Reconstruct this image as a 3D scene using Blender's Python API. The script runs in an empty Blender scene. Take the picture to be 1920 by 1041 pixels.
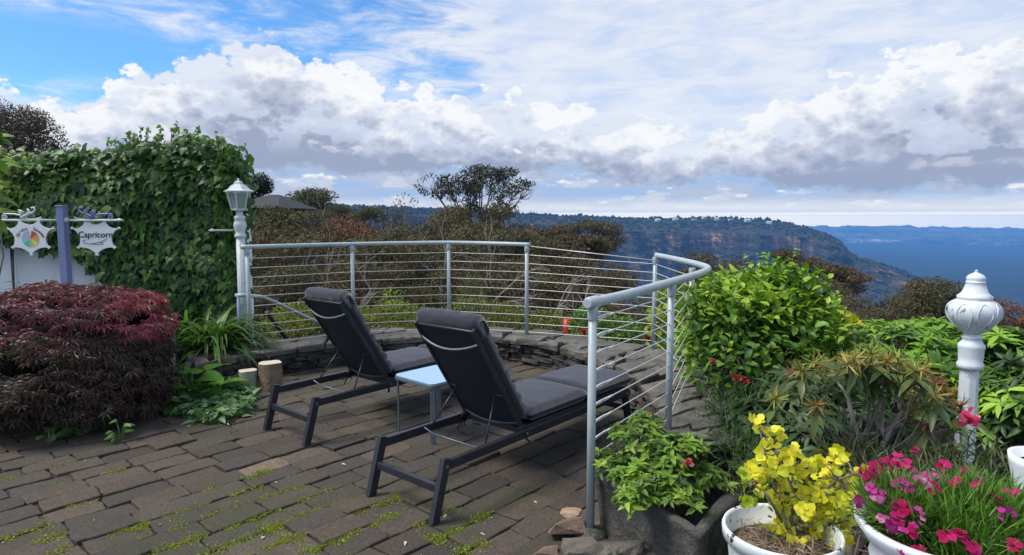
import bpy, math, random
import numpy as np
from mathutils import Vector, Matrix

SC = bpy.context.scene
COL = SC.collection
R = math.radians
F, PITCH, EYE = 1200.0, R(5.4), 1.6
# ---------------------------------------------------------------- camera
cam_d = bpy.data.cameras.new('camera')
cam_d.sensor_width = 36
cam_d.lens = 36 * F / 1920
cam_d.clip_start = 0.05
cam_d.clip_end = 40000
cam = bpy.data.objects.new('camera', cam_d)
cam.location = (0, 0, EYE)
cam.rotation_euler = (R(90) - PITCH, 0, 0)
COL.objects.link(cam)
SC.camera = cam
SC.view_settings.view_transform = 'Standard'
SC.view_settings.look = 'None'
SC.view_settings.exposure = 0.0
SC.view_settings.gamma = 1
SC.cycles.max_bounces = 7
SC.cycles.diffuse_bounces = 4
SC.cycles.glossy_bounces = 3
SC.cycles.transmission_bounces = 4
SC.cycles.transparent_max_bounces = 6
SC.cycles.volume_bounces = 1
SC.cycles.use_denoising = True

SUN_EL, SUN_AZ = R(56), R(-98)          # azimuth measured from +Y (the view) towards +X


def ray(px, py):
    u = (px - 960) / F
    v = -(py - 520.5) / F
    return np.array([u, math.cos(PITCH) + v * math.sin(PITCH), -math.sin(PITCH) + v * math.cos(PITCH)])


def pt(px, py, Y):
    r = ray(px, py)
    return r * (Y / r[1]) + np.array([0, 0, EYE])


def gz(px, py, z):
    r = ray(px, py)
    return r * ((z - EYE) / r[2]) + np.array([0, 0, EYE])


# ---------------------------------------------------------------- node helper
class NT:
    def __init__(self, tree):
        self.t = tree
        self.n = tree.nodes
        self.l = tree.links

    def node(self, typ, **kw):
        n = self.n.new(typ)
        for k, v in kw.items():
            setattr(n, k, v)
        return n

    def put(self, sock, val):
        if val is None:
            return
        if isinstance(val, bpy.types.NodeSocket):
            self.l.new(val, sock)
        else:
            if sock.type == 'RGBA' and len(val) == 3:
                val = (*val, 1)
            sock.default_value = val

    def math(self, op, a, b=None, c=None, clamp=False):
        n = self.node('ShaderNodeMath', operation=op)
        n.use_clamp = clamp
        for i, v in enumerate((a, b, c)):
            self.put(n.inputs[i], v)
        return n.outputs[0]

    def vmath(self, op, a, b=None):
        n = self.node('ShaderNodeVectorMath', operation=op)
        self.put(n.inputs[0], a)
        self.put(n.inputs[1], b)
        return n.outputs[0]

    def mix(self, f, a, b, blend='MIX'):
        n = self.node('ShaderNodeMix', data_type='RGBA', blend_type=blend)
        self.put(n.inputs[0], f)
        self.put(n.inputs[6], a)
        self.put(n.inputs[7], b)
        return n.outputs[2]

    def noise(self, vec, scale, detail=4, rough=.55, dist=0.0):
        n = self.node('ShaderNodeTexNoise')
        self.put(n.inputs['Vector'], vec)
        n.inputs['Scale'].default_value = scale
        n.inputs['Detail'].default_value = detail
        n.inputs['Roughness'].default_value = rough
        n.inputs['Distortion'].default_value = dist
        return n.outputs['Fac']

    def voro(self, vec, scale, detail=0, rough=.5, feature='F1', rnd=1.0):
        n = self.node('ShaderNodeTexVoronoi', feature=feature)
        self.put(n.inputs['Vector'], vec)
        n.inputs['Scale'].default_value = scale
        if 'Detail' in n.inputs:
            n.inputs['Detail'].default_value = detail
            n.inputs['Roughness'].default_value = rough
        n.inputs['Randomness'].default_value = rnd
        return n.outputs['Distance']

    def sstep(self, x, a, b, lo=0.0, hi=1.0):
        n = self.node('ShaderNodeMapRange', interpolation_type='SMOOTHSTEP')
        self.put(n.inputs[0], x)
        for i, v in zip((1, 2, 3, 4), (a, b, lo, hi)):
            self.put(n.inputs[i], v)
        return n.outputs[0]

    def ramp(self, x, pts):
        n = self.node('ShaderNodeValToRGB')
        self.put(n.inputs[0], x)
        e = n.color_ramp.elements
        while len(e) < len(pts):
            e.new(0.5)
        for el, (p, c) in zip(e, pts):
            el.position = p
            el.color = (*c, 1)
        return n.outputs[0]

    def scale(self, vec, s):
        n = self.node('ShaderNodeMapping')
        self.put(n.inputs[0], vec)
        n.inputs['Scale'].default_value = s
        return n.outputs[0]

    def shift(self, vec, s):
        return self.vmath('ADD', vec, s)


def lin(*c):
    return tuple(((v / 255) / 12.92 if v / 255 <= .04045 else ((v / 255 + .055) / 1.055) ** 2.4) for v in c)


# ---------------------------------------------------------------- world: sky and clouds
world = bpy.data.worlds.new('World')
SC.world = world
world.use_nodes = True
W = NT(world.node_tree)
W.n.clear()


def azel(px, py):
    r = ray(px, py)
    return math.atan2(r[0], r[1]), math.atan2(r[2], math.hypot(r[0], r[1]))


def build_world():
    out = W.node('ShaderNodeOutputWorld')
    bg = W.node('ShaderNodeBackground')
    bg.inputs['Strength'].default_value = 0.1
    sky = W.node('ShaderNodeTexSky', sky_type='NISHITA')
    sky.sun_disc = False
    sky.sun_elevation = SUN_EL
    sky.sun_rotation = SUN_AZ
    sky.altitude = 900
    tc = W.node('ShaderNodeTexCoord')
    d = W.vmath('NORMALIZE', tc.outputs['Generated'])
    sep = W.node('ShaderNodeSeparateXYZ')
    W.put(sep.inputs[0], d)
    x, y, z = sep.outputs
    az = W.math('ARCTAN2', x, y)
    el = W.math('ARCSINE', z)
    blue = W.mix(1.0, sky.outputs[0], (0.80, 1.42, 1.95), 'MULTIPLY')
    # (azimuth, elevation) plane for the clouds; stretched a little sideways
    cmb = W.node('ShaderNodeCombineXYZ')
    W.put(cmb.inputs[0], az)
    W.put(cmb.inputs[1], W.math('MULTIPLY', el, 1.5))
    p = cmb.outputs[0]

    def curve(points, lo, hi):          # value of elevation as a function of azimuth
        n = W.node('ShaderNodeFloatCurve')
        m = n.mapping
        c = m.curves[0]
        pts = []
        for px, py in points:
            a, e = azel(px, py)
            pts.append(((a + 1.2) / 2.4, (e - lo) / (hi - lo)))
        pts.sort()
        while len(c.points) < len(pts):
            c.points.new(0.5, 0.5)
        for q, (a, b) in zip(c.points, pts):
            q.location = (a, b)
            q.handle_type = 'AUTO_CLAMPED'
        m.update()
        W.put(n.inputs['Value'], W.math('DIVIDE', W.math('ADD', az, 1.2), 2.4))
        return W.math('ADD', W.math('MULTIPLY', n.outputs[0], hi - lo), lo)

    top = curve([(-900, 230), (-300, 120), (0, 140), (120, 158), (200, 118), (230, 96), (295, 108), (350, 78), (420, 58), (495, 48), (570, 60), (650, 88), (700, 115), (730, 142),
                 (840, 148), (960, 152), (1040, 170), (1110, 178), (1180, 178), (1230, 200), (1275, 222), (1300, 238), (1325, 226), (1345, 205), (1400, 196), (1430, 180), (1450, 150), (1560, 122), (1630, 92),
                 (1720, 62), (1800, 44), (1880, 30), (2000, 40), (2300, 90), (2900, 220)], -.05, .5)
    base = curve([(-900, 330), (0, 340), (450, 322), (620, 326), (900, 330), (1080, 322), (1120, 335), (1300, 345), (1330, 330), (1400, 342), (1480, 352), (1560, 358), (1920, 352), (2500, 350)], -.05, .5)
    warp = W.noise(p, 9, 3, .5)
    big = W.noise(p, 13, 8, .6)
    puff = W.voro(p, 26, 3, .55)
    puff_up = W.voro(W.shift(p, (0.006, 0.016, 0)), 26, 3, .55)
    fine = W.noise(p, 48, 6, .62)
    mid = W.noise(W.shift(p, (3.1, 1.7, 0)), 7.5, 5, .55)
    mid2 = W.noise(W.shift(p, (8.3, 5.2, 0)), 17, 6, .58)

    def disp(s, a):
        return W.math('MULTIPLY', W.math('SUBTRACT', s, .5), a)
    edge = W.math('ADD', disp(big, .05), W.math('ADD', disp(fine, .024), W.math('MULTIPLY', puff, -.045)))
    depth = W.math('SUBTRACT', W.math('ADD', W.math('ADD', top, edge), .029), el)
    cover = W.sstep(depth, 0.0, .011)
    # how deep below the bright top we are -> grey underside
    s1 = W.math('ADD', W.math('MULTIPLY', depth, 1.22), disp(mid, .16))
    s1 = W.math('ADD', s1, disp(big, .03))
    s1 = W.math('ADD', s1, disp(mid2, .035))
    s1 = W.math('ADD', s1, disp(fine, .012))
    relief = W.math('SUBTRACT', puff_up, puff)
    s1 = W.math('ADD', s1, W.math('MULTIPLY', relief, .035))
    low = W.math('SUBTRACT', el, base)                 # height over the flat base
    s1 = W.math('ADD', s1, W.sstep(low, .0, .06, .05, 0.0))
    ccol = W.ramp(W.math('MULTIPLY', W.math('ADD', s1, .05), 4.6), [(0.12, (9.9, 9.95, 10.0)), (.42, (9.3, 9.5, 9.8)), (.55, (7.8, 8.15, 9.0)), (.69, (5.9, 6.35, 7.6)), (.86, (4.6, 5.1, 6.5)), (1.0, (3.5, 4.05, 5.5))])
    # billows inside the bank: white upper rims fading to grey below
    q = W.scale(p, (1, 1.25, 1))
    b1 = W.math('ADD', W.noise(W.shift(q, (1.37, 9.1, 2)), 10, 8, .56), W.math('MULTIPLY', puff, -.10))
    b2 = W.noise(W.shift(q, (1.37, 9.1 + .034, 2)), 10, 4, .5)
    rim = W.math('MULTIPLY', W.sstep(W.math('SUBTRACT', b1, b2), -.035, .13), W.sstep(b1, .425, .47))
    rim = W.math('MULTIPLY', rim, W.sstep(low, .0, .03))
    rightish = W.math('MULTIPLY', W.sstep(az, -.35, .05, .45, 1.0), W.sstep(az, .32, .42, 1.0, .35))
    ccol = W.mix(W.math('MULTIPLY', rim, W.math('MULTIPLY', rightish, .95)), ccol, W.mix(W.sstep(fine, .3, .6), (8.3, 8.5, 9.1), (9.7, 9.8, 10.0)))
    gap = W.math('MULTIPLY', W.sstep(b1, .33, .39, 1.0, 0.0), W.sstep(low, .02, .06))
    ccol = W.mix(W.math('MULTIPLY', gap, .6), ccol, (6.6, 7.4, 9.0))
    # thin high cloud over the blue
    hp = W.node('ShaderNodeMapping')
    W.put(hp.inputs[0], p)
    hp.inputs['Rotation'].default_value = (0, 0, R(-18))
    hp.inputs['Scale'].default_value = (3.6, 9, 1)
    h1 = W.noise(hp.outputs[0], 2.6, 8, .66, .5)
    h2 = W.noise(p, 3.2, 3, .5)
    blue_hole = W.sstep(W.math('ADD', W.math('MULTIPLY', W.math('POWER', W.math('DIVIDE', W.math('SUBTRACT', az, azel(90, 85)[0]), .21), 2.0), 1.0),
                                W.math('POWER', W.math('DIVIDE', W.math('SUBTRACT', el, azel(90, 85)[1]), .042), 2.0)), .2, 1.5)
    hv = W.math('ADD', W.math('MULTIPLY', h1, .9), W.math('MULTIPLY', h2, .55))
    right_up = W.sstep(az, -.25, .10, 0.0, .32)
    high = W.math('MULTIPLY', W.sstep(W.math('ADD', hv, right_up), .58, .92), blue_hole)
    hcol = W.mix(W.sstep(W.math('ADD', W.math('MULTIPLY', h1, .7), W.math('MULTIPLY', mid, .3)), .36, .62), (6.4, 7.4, 9.3), (8.8, 9.0, 9.5))
    back = W.mix(W.math('MULTIPLY', high, .9), blue, hcol)
    # low band between the cloud base and the horizon
    lp = W.scale(p, (3.0, 13, 1))
    l1 = W.noise(lp, 2.3, 7, .6)
    lq = W.scale(p, (1, 2.1, 1))
    c1 = W.math('ADD', W.noise(W.shift(lq, (4.4, 2.2, 0)), 15, 8, .58), W.math('MULTIPLY', puff, -.12))
    c2 = W.noise(W.shift(lq, (4.4, 2.2 + .022, 0)), 15, 4, .5)
    lowc = W.mix(W.sstep(l1, .40, .62), (4.0, 5.6, 8.2), (5.3, 5.9, 7.2))
    lowc = W.mix(W.sstep(c1, .43, .49), lowc, (6.3, 6.9, 8.0))
    lowc = W.mix(W.math('MULTIPLY', W.sstep(c1, .43, .48), W.sstep(W.math('SUBTRACT', c1, c2), -.06, .09)), lowc, (9.6, 9.7, 9.8))
    hor = W.sstep(W.math('ADD', el, disp(l1, .03)), .008, .034, 1.0, 0.0)
    lowc = W.mix(W.math('MULTIPLY', hor, .9), lowc, (10.8, 10.4, 9.4))
    lowc = W.mix(W.sstep(el, .0005, .0085, 1.0, 0.0), lowc, (37.0, 30.0, 15.0))
    incl = W.sstep(W.math('ADD', low, W.math('ADD', disp(fine, .03), W.math('ADD', disp(l1, .03), disp(big, .06)))), -.004, .012)
    sky_col = W.mix(cover, back, ccol)
    sky_col = W.mix(incl, lowc, sky_col)
    # clear overhead mix for the part of the sky that only lights the scene
    gen = W.mix(W.sstep(W.noise(d, 2.2, 5, .55), .42, .62), blue, (11.0, 11.2, 11.8))
    front = W.math('MULTIPLY', W.sstep(el, .38, .55, 1.0, 0.0), W.sstep(W.math('ABSOLUTE', az), .95, 1.15, 1.0, 0.0))
    col = W.mix(front, gen, sky_col)
    W.put(bg.inputs['Color'], col)
    W.l.new(bg.outputs[0], out.inputs['Surface'])
    world.cycles.sampling_method = 'MANUAL'
    world.cycles.sample_map_resolution = 1024


build_world()
sun_d = bpy.data.lights.new('sun', 'SUN')
sun_d.energy = 4.0
sun_d.angle = R(22)
sun_d.color = (1.0, .95, .87)
sun = bpy.data.objects.new('sun', sun_d)
sd = Vector((math.sin(SUN_AZ) * math.cos(SUN_EL), math.cos(SUN_AZ) * math.cos(SUN_EL), math.sin(SUN_EL)))
sun.rotation_euler = sd.to_track_quat('Z', 'Y').to_euler()
sun.location = (0, 0, 30)
COL.objects.link(sun)


# ---------------------------------------------------------------- materials
MAT = {}


def new_mat(name):
    m = bpy.data.materials.new(name)
    m.use_nodes = True
    t = NT(m.node_tree)
    t.n.clear()
    out = t.node('ShaderNodeOutputMaterial')
    return m, t, out


def surf(name, c1, c2=None, rough=.6, scale=8.0, bump=.2, bscale=None, metallic=0.0, spec=.4, detail=5, dist=.01, c3=None, c3t=(.62, .7), c3scale=3.0, sheen=0.0, strain=None):
    """painted / mineral / fabric surface: two colours mixed by noise, an optional patch colour and a bump"""
    m, t, out = new_mat(name)
    b = t.node('ShaderNodeBsdfPrincipled')
    tc = t.node('ShaderNodeTexCoord').outputs['Object']
    n = t.noise(tc, scale, detail, .6)
    col = t.mix(t.sstep(n, .3, .7), c1, c2 or c1)
    if c3:
        n3 = t.noise(tc, c3scale, 7, .68)
        col = t.mix(t.sstep(n3, *c3t), col, c3)
    if strain:
        col = t.mix(t.sstep(t.noise(t.scale(tc, (1, 1, .15)), 14, 4, .6), .5, .75), col, strain)
    t.put(b.inputs['Base Color'], col)
    b.inputs['Roughness'].default_value = rough
    b.inputs['Metallic'].default_value = metallic
    b.inputs['Specular IOR Level'].default_value = spec
    if sheen:
        b.inputs['Sheen Weight'].default_value = sheen
    if bump:
        bn = t.node('ShaderNodeBump')
        bn.inputs['Strength'].default_value = bump
        bn.inputs['Distance'].default_value = dist
        t.put(bn.inputs['Height'], t.noise(tc, bscale or scale * 4, 6, .65))
        t.l.new(bn.outputs[0], b.inputs['Normal'])
    t.l.new(b.outputs[0], out.inputs[0])
    MAT[name] = m
    return m


def leaf_mat(name='leaf', trans=.35, rough=.42, spec=.35):
    """colour comes from each leaf's own 'tint' attribute"""
    m, t, out = new_mat(name)
    at = t.node('ShaderNodeAttribute', attribute_name='tint')
    b = t.node('ShaderNodeBsdfPrincipled')
    t.put(b.inputs['Base Color'], at.outputs['Color'])
    b.inputs['Roughness'].default_value = rough
    b.inputs['Specular IOR Level'].default_value = spec
    tr = t.node('ShaderNodeBsdfTranslucent')
    t.put(tr.inputs[0], t.mix(1.0, at.outputs['Color'], (1.15, 1.25, .6), 'MULTIPLY'))
    mx = t.node('ShaderNodeMixShader')
    mx.inputs[0].default_value = trans
    t.l.new(b.outputs[0], mx.inputs[1])
    t.l.new(tr.outputs[0], mx.inputs[2])
    t.l.new(mx.outputs[0], out.inputs[0])
    MAT[name] = m
    return m


leaf_mat('leaf')
leaf_mat('petal', .4, .6, .2)
leaf_mat('dry_leaf', .15, .7, .15)
surf('white_paint', (.62, .65, .64), (.52, .56, .56), .45, 5, .15, 60, c3=(.24, .23, .18), c3t=(.60, .72), c3scale=9)
surf('worn_paint', (.66, .70, .72), (.58, .62, .64), .42, 5, .2, 40, c3=(.13, .12, .10), c3t=(.615, .645), c3scale=10)
surf('rail_paint', (.40, .45, .46), (.34, .39, .40), .35, 6, .1, 50, c3=(.17, .16, .13), c3t=(.63, .72), c3scale=14)
surf('cable_steel', (.62, .60, .57), (.52, .50, .48), .35, 30, 0, metallic=.25)
surf('lavender_paint', (.20, .235, .41), (.17, .20, .36), .5, 6, .15, 60)
surf('wall_paint', (.84, .86, .86), (.76, .79, .80), .7, 3, .25, 30)
surf('sign_board', (.78, .80, .80), (.72, .74, .74), .4, 4, .05, 40)
surf('sign_ink', (.012, .012, .016), None, .5, 4, 0)
surf('black_metal', (.020, .021, .028), (.028, .029, .036), .36, 12, .08, 120)
surf('sling_fabric', (.010, .012, .020), (.015, .017, .026), .75, 40, .3, 400, dist=.002)
surf('cushion_fabric', (.011, .012, .024), (.018, .018, .033), .85, 14, .35, 220, dist=.003, sheen=.25)
surf('ribbon', (.008, .008, .012), None, .8, 20, 0)
surf('table_glass', (.30, .46, .62), (.34, .50, .66), .12, 3, 0, spec=.7)
surf('table_metal', (.17, .20, .23), (.13, .16, .19), .4, 14, .1, 90, metallic=.4)
surf('soil', (.035, .026, .018), (.06, .045, .032), .95, 14, .9, 40, dist=.03)
surf('straw', (.20, .145, .095), (.12, .085, .055), .9, 30, .8, 90, dist=.01)
surf('bark', (.085, .06, .042), (.17, .14, .105), .9, 12, .9, 50, dist=.02)
surf('pale_bark', (.34, .30, .26), (.22, .19, .165), .85, 8, .6, 40, dist=.01)
surf('twig', (.15, .125, .095), (.24, .205, .165), .85, 20, .5, 70)
surf('green_stem', (.07, .13, .03), (.10, .17, .05), .6, 20, 0)
surf('cut_wood', (.60, .52, .40), (.50, .42, .31), .8, 25, .2, 80)
surf('log_bark', (.27, .20, .13), (.16, .115, .075), .9, 10, .9, 34, dist=.02, c3=(.05, .035, .025), c3t=(.6, .66), c3scale=7)
surf('pale_log', (.33, .32, .25), (.25, .25, .18), .9, 9, .7, 34, dist=.01, c3=(.07, .06, .04), c3t=(.66, .7), c3scale=9)
surf('concrete', (.055, .052, .046), (.13, .125, .11), .9, 5, 1.0, 30, dist=.04, c3=(.028, .036, .014), c3t=(.50, .62), c3scale=3.2)
surf('slate_dark', (.030, .027, .026), (.075, .066, .058), .8, 5, .9, 30, dist=.02)
surf('slate_top', (.085, .077, .066), (.165, .15, .128), .85, 5, .9, 22, dist=.02, c3=(.07, .065, .055), c3t=(.56, .66), c3scale=6)
surf('ochre_rock', (.30, .19, .12), (.38, .26, .17), .85, 8, .6, 30, dist=.01)
surf('brown_rock', (.13, .085, .06), (.20, .135, .10), .85, 6, .9, 24, dist=.02)
surf('grey_rock', (.085, .072, .06), (.16, .14, .115), .9, 6, .9, 24, dist=.02, c3=(.02, .022, .014), c3t=(.55, .64), c3scale=5)
surf('cream_pot', (.42, .37, .30), (.36, .31, .25), .6, 5, .15, 40)
surf('white_pot', (.72, .74, .73), (.64, .67, .66), .38, 4, .1, 30, c3=(.03, .028, .022), c3t=(.56, .60), c3scale=11)
surf('clean_pot', (.72, .74, .76), (.66, .68, .70), .35, 4, .1, 30)
surf('lamp_glass', (.30, .36, .33), (.24, .30, .27), .15, 3, 0, spec=.6)
surf('roof_dark', (.020, .020, .023), (.03, .03, .033), .7, 6, .3, 30)
surf('house_wall', (.55, .53, .50), (.47, .45, .42), .8, 4, .1, 30)
surf('dark_window', (.02, .022, .025), None, .2, 4, 0)
surf('red_glaze', (.42, .035, .03), (.35, .03, .03), .4, 6, .1, 40)
surf('timber', (.05, .035, .022), (.09, .065, .04), .85, 10, .5, 50)
surf('moss', (.10, .15, .012), (.17, .21, .02), .9, 30, .6, 120)
surf('pale_hub', (.5, .5, .48), None, .6, 4, 0)
for nm, c in (('wheel_red', (.55, .06, .04)), ('wheel_orange', (.62, .30, .07)), ('wheel_gold', (.60, .42, .10)), ('wheel_yellow', (.75, .68, .10)), ('wheel_olive', (.42, .52, .25)),
              ('wheel_green', (.10, .50, .33)), ('wheel_aqua', (.25, .58, .58)), ('wheel_grey', (.42, .46, .52))):
    surf(nm, c, None, .45, 4, 0)


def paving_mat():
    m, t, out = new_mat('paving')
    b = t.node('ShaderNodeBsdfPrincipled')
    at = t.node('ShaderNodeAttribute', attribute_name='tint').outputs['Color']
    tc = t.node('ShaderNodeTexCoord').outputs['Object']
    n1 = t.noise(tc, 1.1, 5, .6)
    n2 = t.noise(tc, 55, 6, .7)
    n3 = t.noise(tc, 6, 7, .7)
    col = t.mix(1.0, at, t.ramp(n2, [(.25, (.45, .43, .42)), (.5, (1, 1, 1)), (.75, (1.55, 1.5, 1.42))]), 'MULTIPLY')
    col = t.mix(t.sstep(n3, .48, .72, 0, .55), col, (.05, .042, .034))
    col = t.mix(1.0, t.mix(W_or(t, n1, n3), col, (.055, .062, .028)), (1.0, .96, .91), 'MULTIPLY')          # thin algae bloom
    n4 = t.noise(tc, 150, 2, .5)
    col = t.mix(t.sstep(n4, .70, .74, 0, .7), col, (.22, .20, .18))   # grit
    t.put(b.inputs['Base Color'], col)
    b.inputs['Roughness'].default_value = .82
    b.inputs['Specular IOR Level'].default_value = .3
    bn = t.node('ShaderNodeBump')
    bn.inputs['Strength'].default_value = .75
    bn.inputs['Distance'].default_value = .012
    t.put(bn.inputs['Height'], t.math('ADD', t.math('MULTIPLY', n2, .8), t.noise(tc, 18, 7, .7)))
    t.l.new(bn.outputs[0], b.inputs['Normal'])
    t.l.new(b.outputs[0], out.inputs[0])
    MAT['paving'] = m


def W_or(t, a, b):
    return t.math('MULTIPLY', t.sstep(a, .46, .64), t.sstep(b, .3, .6, 0, .6))


paving_mat()


def forest_mat(name, c1, c2, scale, rock=None, bump=1.0, dist=4.0, th=0.0, rs_=.012):
    m, t, out = new_mat(name)
    b = t.node('ShaderNodeBsdfPrincipled')
    tc = t.node('ShaderNodeTexCoord').outputs['Object']
    n = t.noise(tc, scale, 8, .7)
    col = t.mix(t.sstep(n, .35, .65), c1, c2)
    h = t.voro(tc, scale * 3, 2, .5)
    if rock:
        g = t.node('ShaderNodeNewGeometry')
        sp = t.node('ShaderNodeSeparateXYZ')
        t.put(sp.inputs[0], g.outputs['True Normal'])
        steep = t.sstep(t.math('ABSOLUTE', sp.outputs[2]), .18, .42, 1, 0)
        rn = t.noise(t.scale(tc, (1, 1, .35)), rs_, 6, .6)
        rn2 = t.noise(t.scale(tc, (.4, .4, 6)), .02, 5, .6)
        rc = t.ramp(t.math('ADD', t.math('MULTIPLY', rn, .7), t.math('MULTIPLY', rn2, .3)), [(.38 - th, (.030, .026, .028)), (.50 - th, rock[0]), (.575 - th, rock[1]), (.66 - th, rock[2])])
        at = t.node('ShaderNodeAttribute', attribute_name='bare').outputs['Fac']
        at = t.sstep(at, .12, .32)
        col = t.mix(t.math('MULTIPLY', steep, at), col, rc)
    t.put(b.inputs['Base Color'], col)
    b.inputs['Roughness'].default_value = .95
    b.inputs['Specular IOR Level'].default_value = .1
    bn = t.node('ShaderNodeBump')
    bn.inputs['Strength'].default_value = bump
    bn.inputs['Distance'].default_value = dist
    t.put(bn.inputs['Height'], t.math('SUBTRACT', n, h))
    t.l.new(bn.outputs[0], b.inputs['Normal'])
    t.l.new(b.outputs[0], out.inputs[0])
    MAT[name] = m


forest_mat('valley_forest', (.016, .026, .020), (.034, .044, .032), .06)
forest_mat('cliff_land', (.024, .028, .020), (.058, .056, .042), .035, ((.07, .050, .046), (.34, .19, .125), (.55, .36, .25)), th=.03)
forest_mat('far_land', (.008, .014, .012), (.12, .13, .08), .005, ((.16, .14, .12), (.6, .5, .42), (.75, .66, .58)), dist=15, th=.045, rs_=.0032)


# ---------------------------------------------------------------- mesh helpers
class MB:
    """collects shapes for ONE mesh object"""

    def __init__(self):
        self.v, self.f, self.mi, self.sm = [], [], [], []
        self.cur = 0

    def add(self, vs, fs, smooth=False):
        o = len(self.v)
        self.v.extend([tuple(map(float, q)) for q in vs])
        for f in fs:
            self.f.append(tuple(i + o for i in f))
            self.mi.append(self.cur)
            self.sm.append(smooth)
        return self

    def box(self, c, s, M=None):
        hx, hy, hz = s[0] / 2, s[1] / 2, s[2] / 2
        vs = [Vector((x * hx, y * hy, z * hz)) for x in (-1, 1) for y in (-1, 1) for z in (-1, 1)]
        if M is not None:
            vs = [M @ q for q in vs]
        vs = [q + Vector(c) for q in vs]
        return self.add(vs, [(0, 1, 3, 2), (4, 6, 7, 5), (0, 4, 5, 1), (2, 3, 7, 6), (0, 2, 6, 4), (1, 5, 7, 3)])

    def beam(self, a, b, w, h, up=(0, 0, 1)):
        """rectangular bar from a to b, w across, h along 'up'"""
        a, b = Vector(a), Vector(b)
        d = (b - a).normalized()
        s = d.cross(Vector(up)).normalized()
        u = s.cross(d).normalized()
        vs = []
        for q in (a, b):
            for i, j in ((-1, -1), (1, -1), (1, 1), (-1, 1)):
                vs.append(q + s * (i * w / 2) + u * (j * h / 2))
        return self.add(vs, [(3, 2, 1, 0), (4, 5, 6, 7), (0, 1, 5, 4), (1, 2, 6, 5), (2, 3, 7, 6), (3, 0, 4, 7)])

    def tube(self, pts, r, n=10, caps=True):
        pts = [Vector(q) for q in pts]
        k = len(pts)
        rs = list(r) if hasattr(r, '__len__') else [r] * k
        vs, fs = [], []
        prev = None
        for i, q in enumerate(pts):
            t = (pts[min(i + 1, k - 1)] - pts[max(i - 1, 0)])
            if t.length < 1e-9:
                t = Vector((0, 0, 1))
            t.normalize()
            if prev is None:
                a = Vector((1, 0, 0)) if abs(t.x) < .8 else Vector((0, 1, 0))
                s = t.cross(a).normalized()
            else:
                s = (prev - t * prev.dot(t))
                s = s.normalized() if s.length > 1e-6 else t.orthogonal().normalized()
            prev = s
            u = t.cross(s)
            for j in range(n):
                an = 2 * math.pi * j / n
                vs.append(q + s * (math.cos(an) * rs[i]) + u * (math.sin(an) * rs[i]))
        for i in range(k - 1):
            for j in range(n):
                j2 = (j + 1) % n
                fs.append((i * n + j, i * n + j2, (i + 1) * n + j2, (i + 1) * n + j))
        self.add(vs, fs, True)
        if caps:
            o = len(self.v) - len(vs)
            self.f.append(tuple(o + j for j in reversed(range(n))))
            self.f.append(tuple(o + (k - 1) * n + j for j in range(n)))
            self.mi += [self.cur] * 2
            self.sm += [False] * 2
        return self

    def lathe(self, prof, n=32, c=(0, 0, 0), flute=0.0, nfl=8, smooth=True, closed=False):
        vs, fs = [], []
        k = len(prof)
        for (r, z) in prof:
            for j in range(n):
                an = 2 * math.pi * j / n
                rr = r * (1 + flute * math.cos(nfl * an)) if flute else r
                vs.append((c[0] + rr * math.cos(an), c[1] + rr * math.sin(an), c[2] + z))
        for i in range(k - 1):
            for j in range(n):
                j2 = (j + 1) % n
                fs.append((i * n + j, i * n + j2, (i + 1) * n + j2, (i + 1) * n + j))
        if not closed:
            fs.append(tuple(reversed(range(n))))
            fs.append(tuple((k - 1) * n + j for j in range(n)))
        return self.add(vs, fs, smooth)

    def prism(self, poly, z0, z1, M=None):
        """poly in local xy, extruded z0..z1, then M"""
        n = len(poly)
        vs = [Vector((x, y, z0)) for x, y in poly] + [Vector((x, y, z1)) for x, y in poly]
        if M is not None:
            vs = [M @ q for q in vs]
        fs = [tuple(reversed(range(n))), tuple(range(n, 2 * n))]
        fs += [(i, (i + 1) % n, n + (i + 1) % n, n + i) for i in range(n)]
        return self.add(vs, fs)

    def build(self, name, mats, parent=None, bevel=0.0, loc=None):
        me = bpy.data.meshes.new(name)
        me.from_pydata(self.v, [], self.f)
        if not isinstance(mats, (list, tuple)):
            mats = [mats]
        for m in mats:
            me.materials.append(MAT[m])
        me.polygons.foreach_set('material_index', self.mi)
        me.polygons.foreach_set('use_smooth', self.sm)
        me.update()
        o = bpy.data.objects.new(name, me)
        COL.objects.link(o)
        if parent is not None:
            o.parent = parent
        if loc is not None:
            o.location = loc
        if bevel:
            b = o.modifiers.new('bevel', 'BEVEL')
            b.width = bevel
            b.segments = 2
            b.limit_method = 'ANGLE'
            b.angle_limit = R(40)
        return o


def thing(name, label, cat, loc=(0, 0, 0), rz=0.0, group=None):
    o = bpy.data.objects.new(name, None)
    o.empty_display_size = .2
    o.location = tuple(map(float, loc))
    o.rotation_euler = (0, 0, rz)
    COL.objects.link(o)
    return tag(o, label, cat, group)


def tag(o, label, cat=None, group=None):
    o['label'] = label
    if cat:
        o['category'] = cat
    if group:
        o['group'] = group
    return o


def kind(o, k):
    o['kind'] = k
    return o


def copy_tree(o, parent=None):
    c = o.copy()
    COL.objects.link(c)
    if parent is not None:
        c.parent = parent
    for ch in list(o.children):
        copy_tree(ch, c)
    return c


def nrm(a):
    return a / np.maximum(np.linalg.norm(a, axis=-1, keepdims=True), 1e-9)


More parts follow.
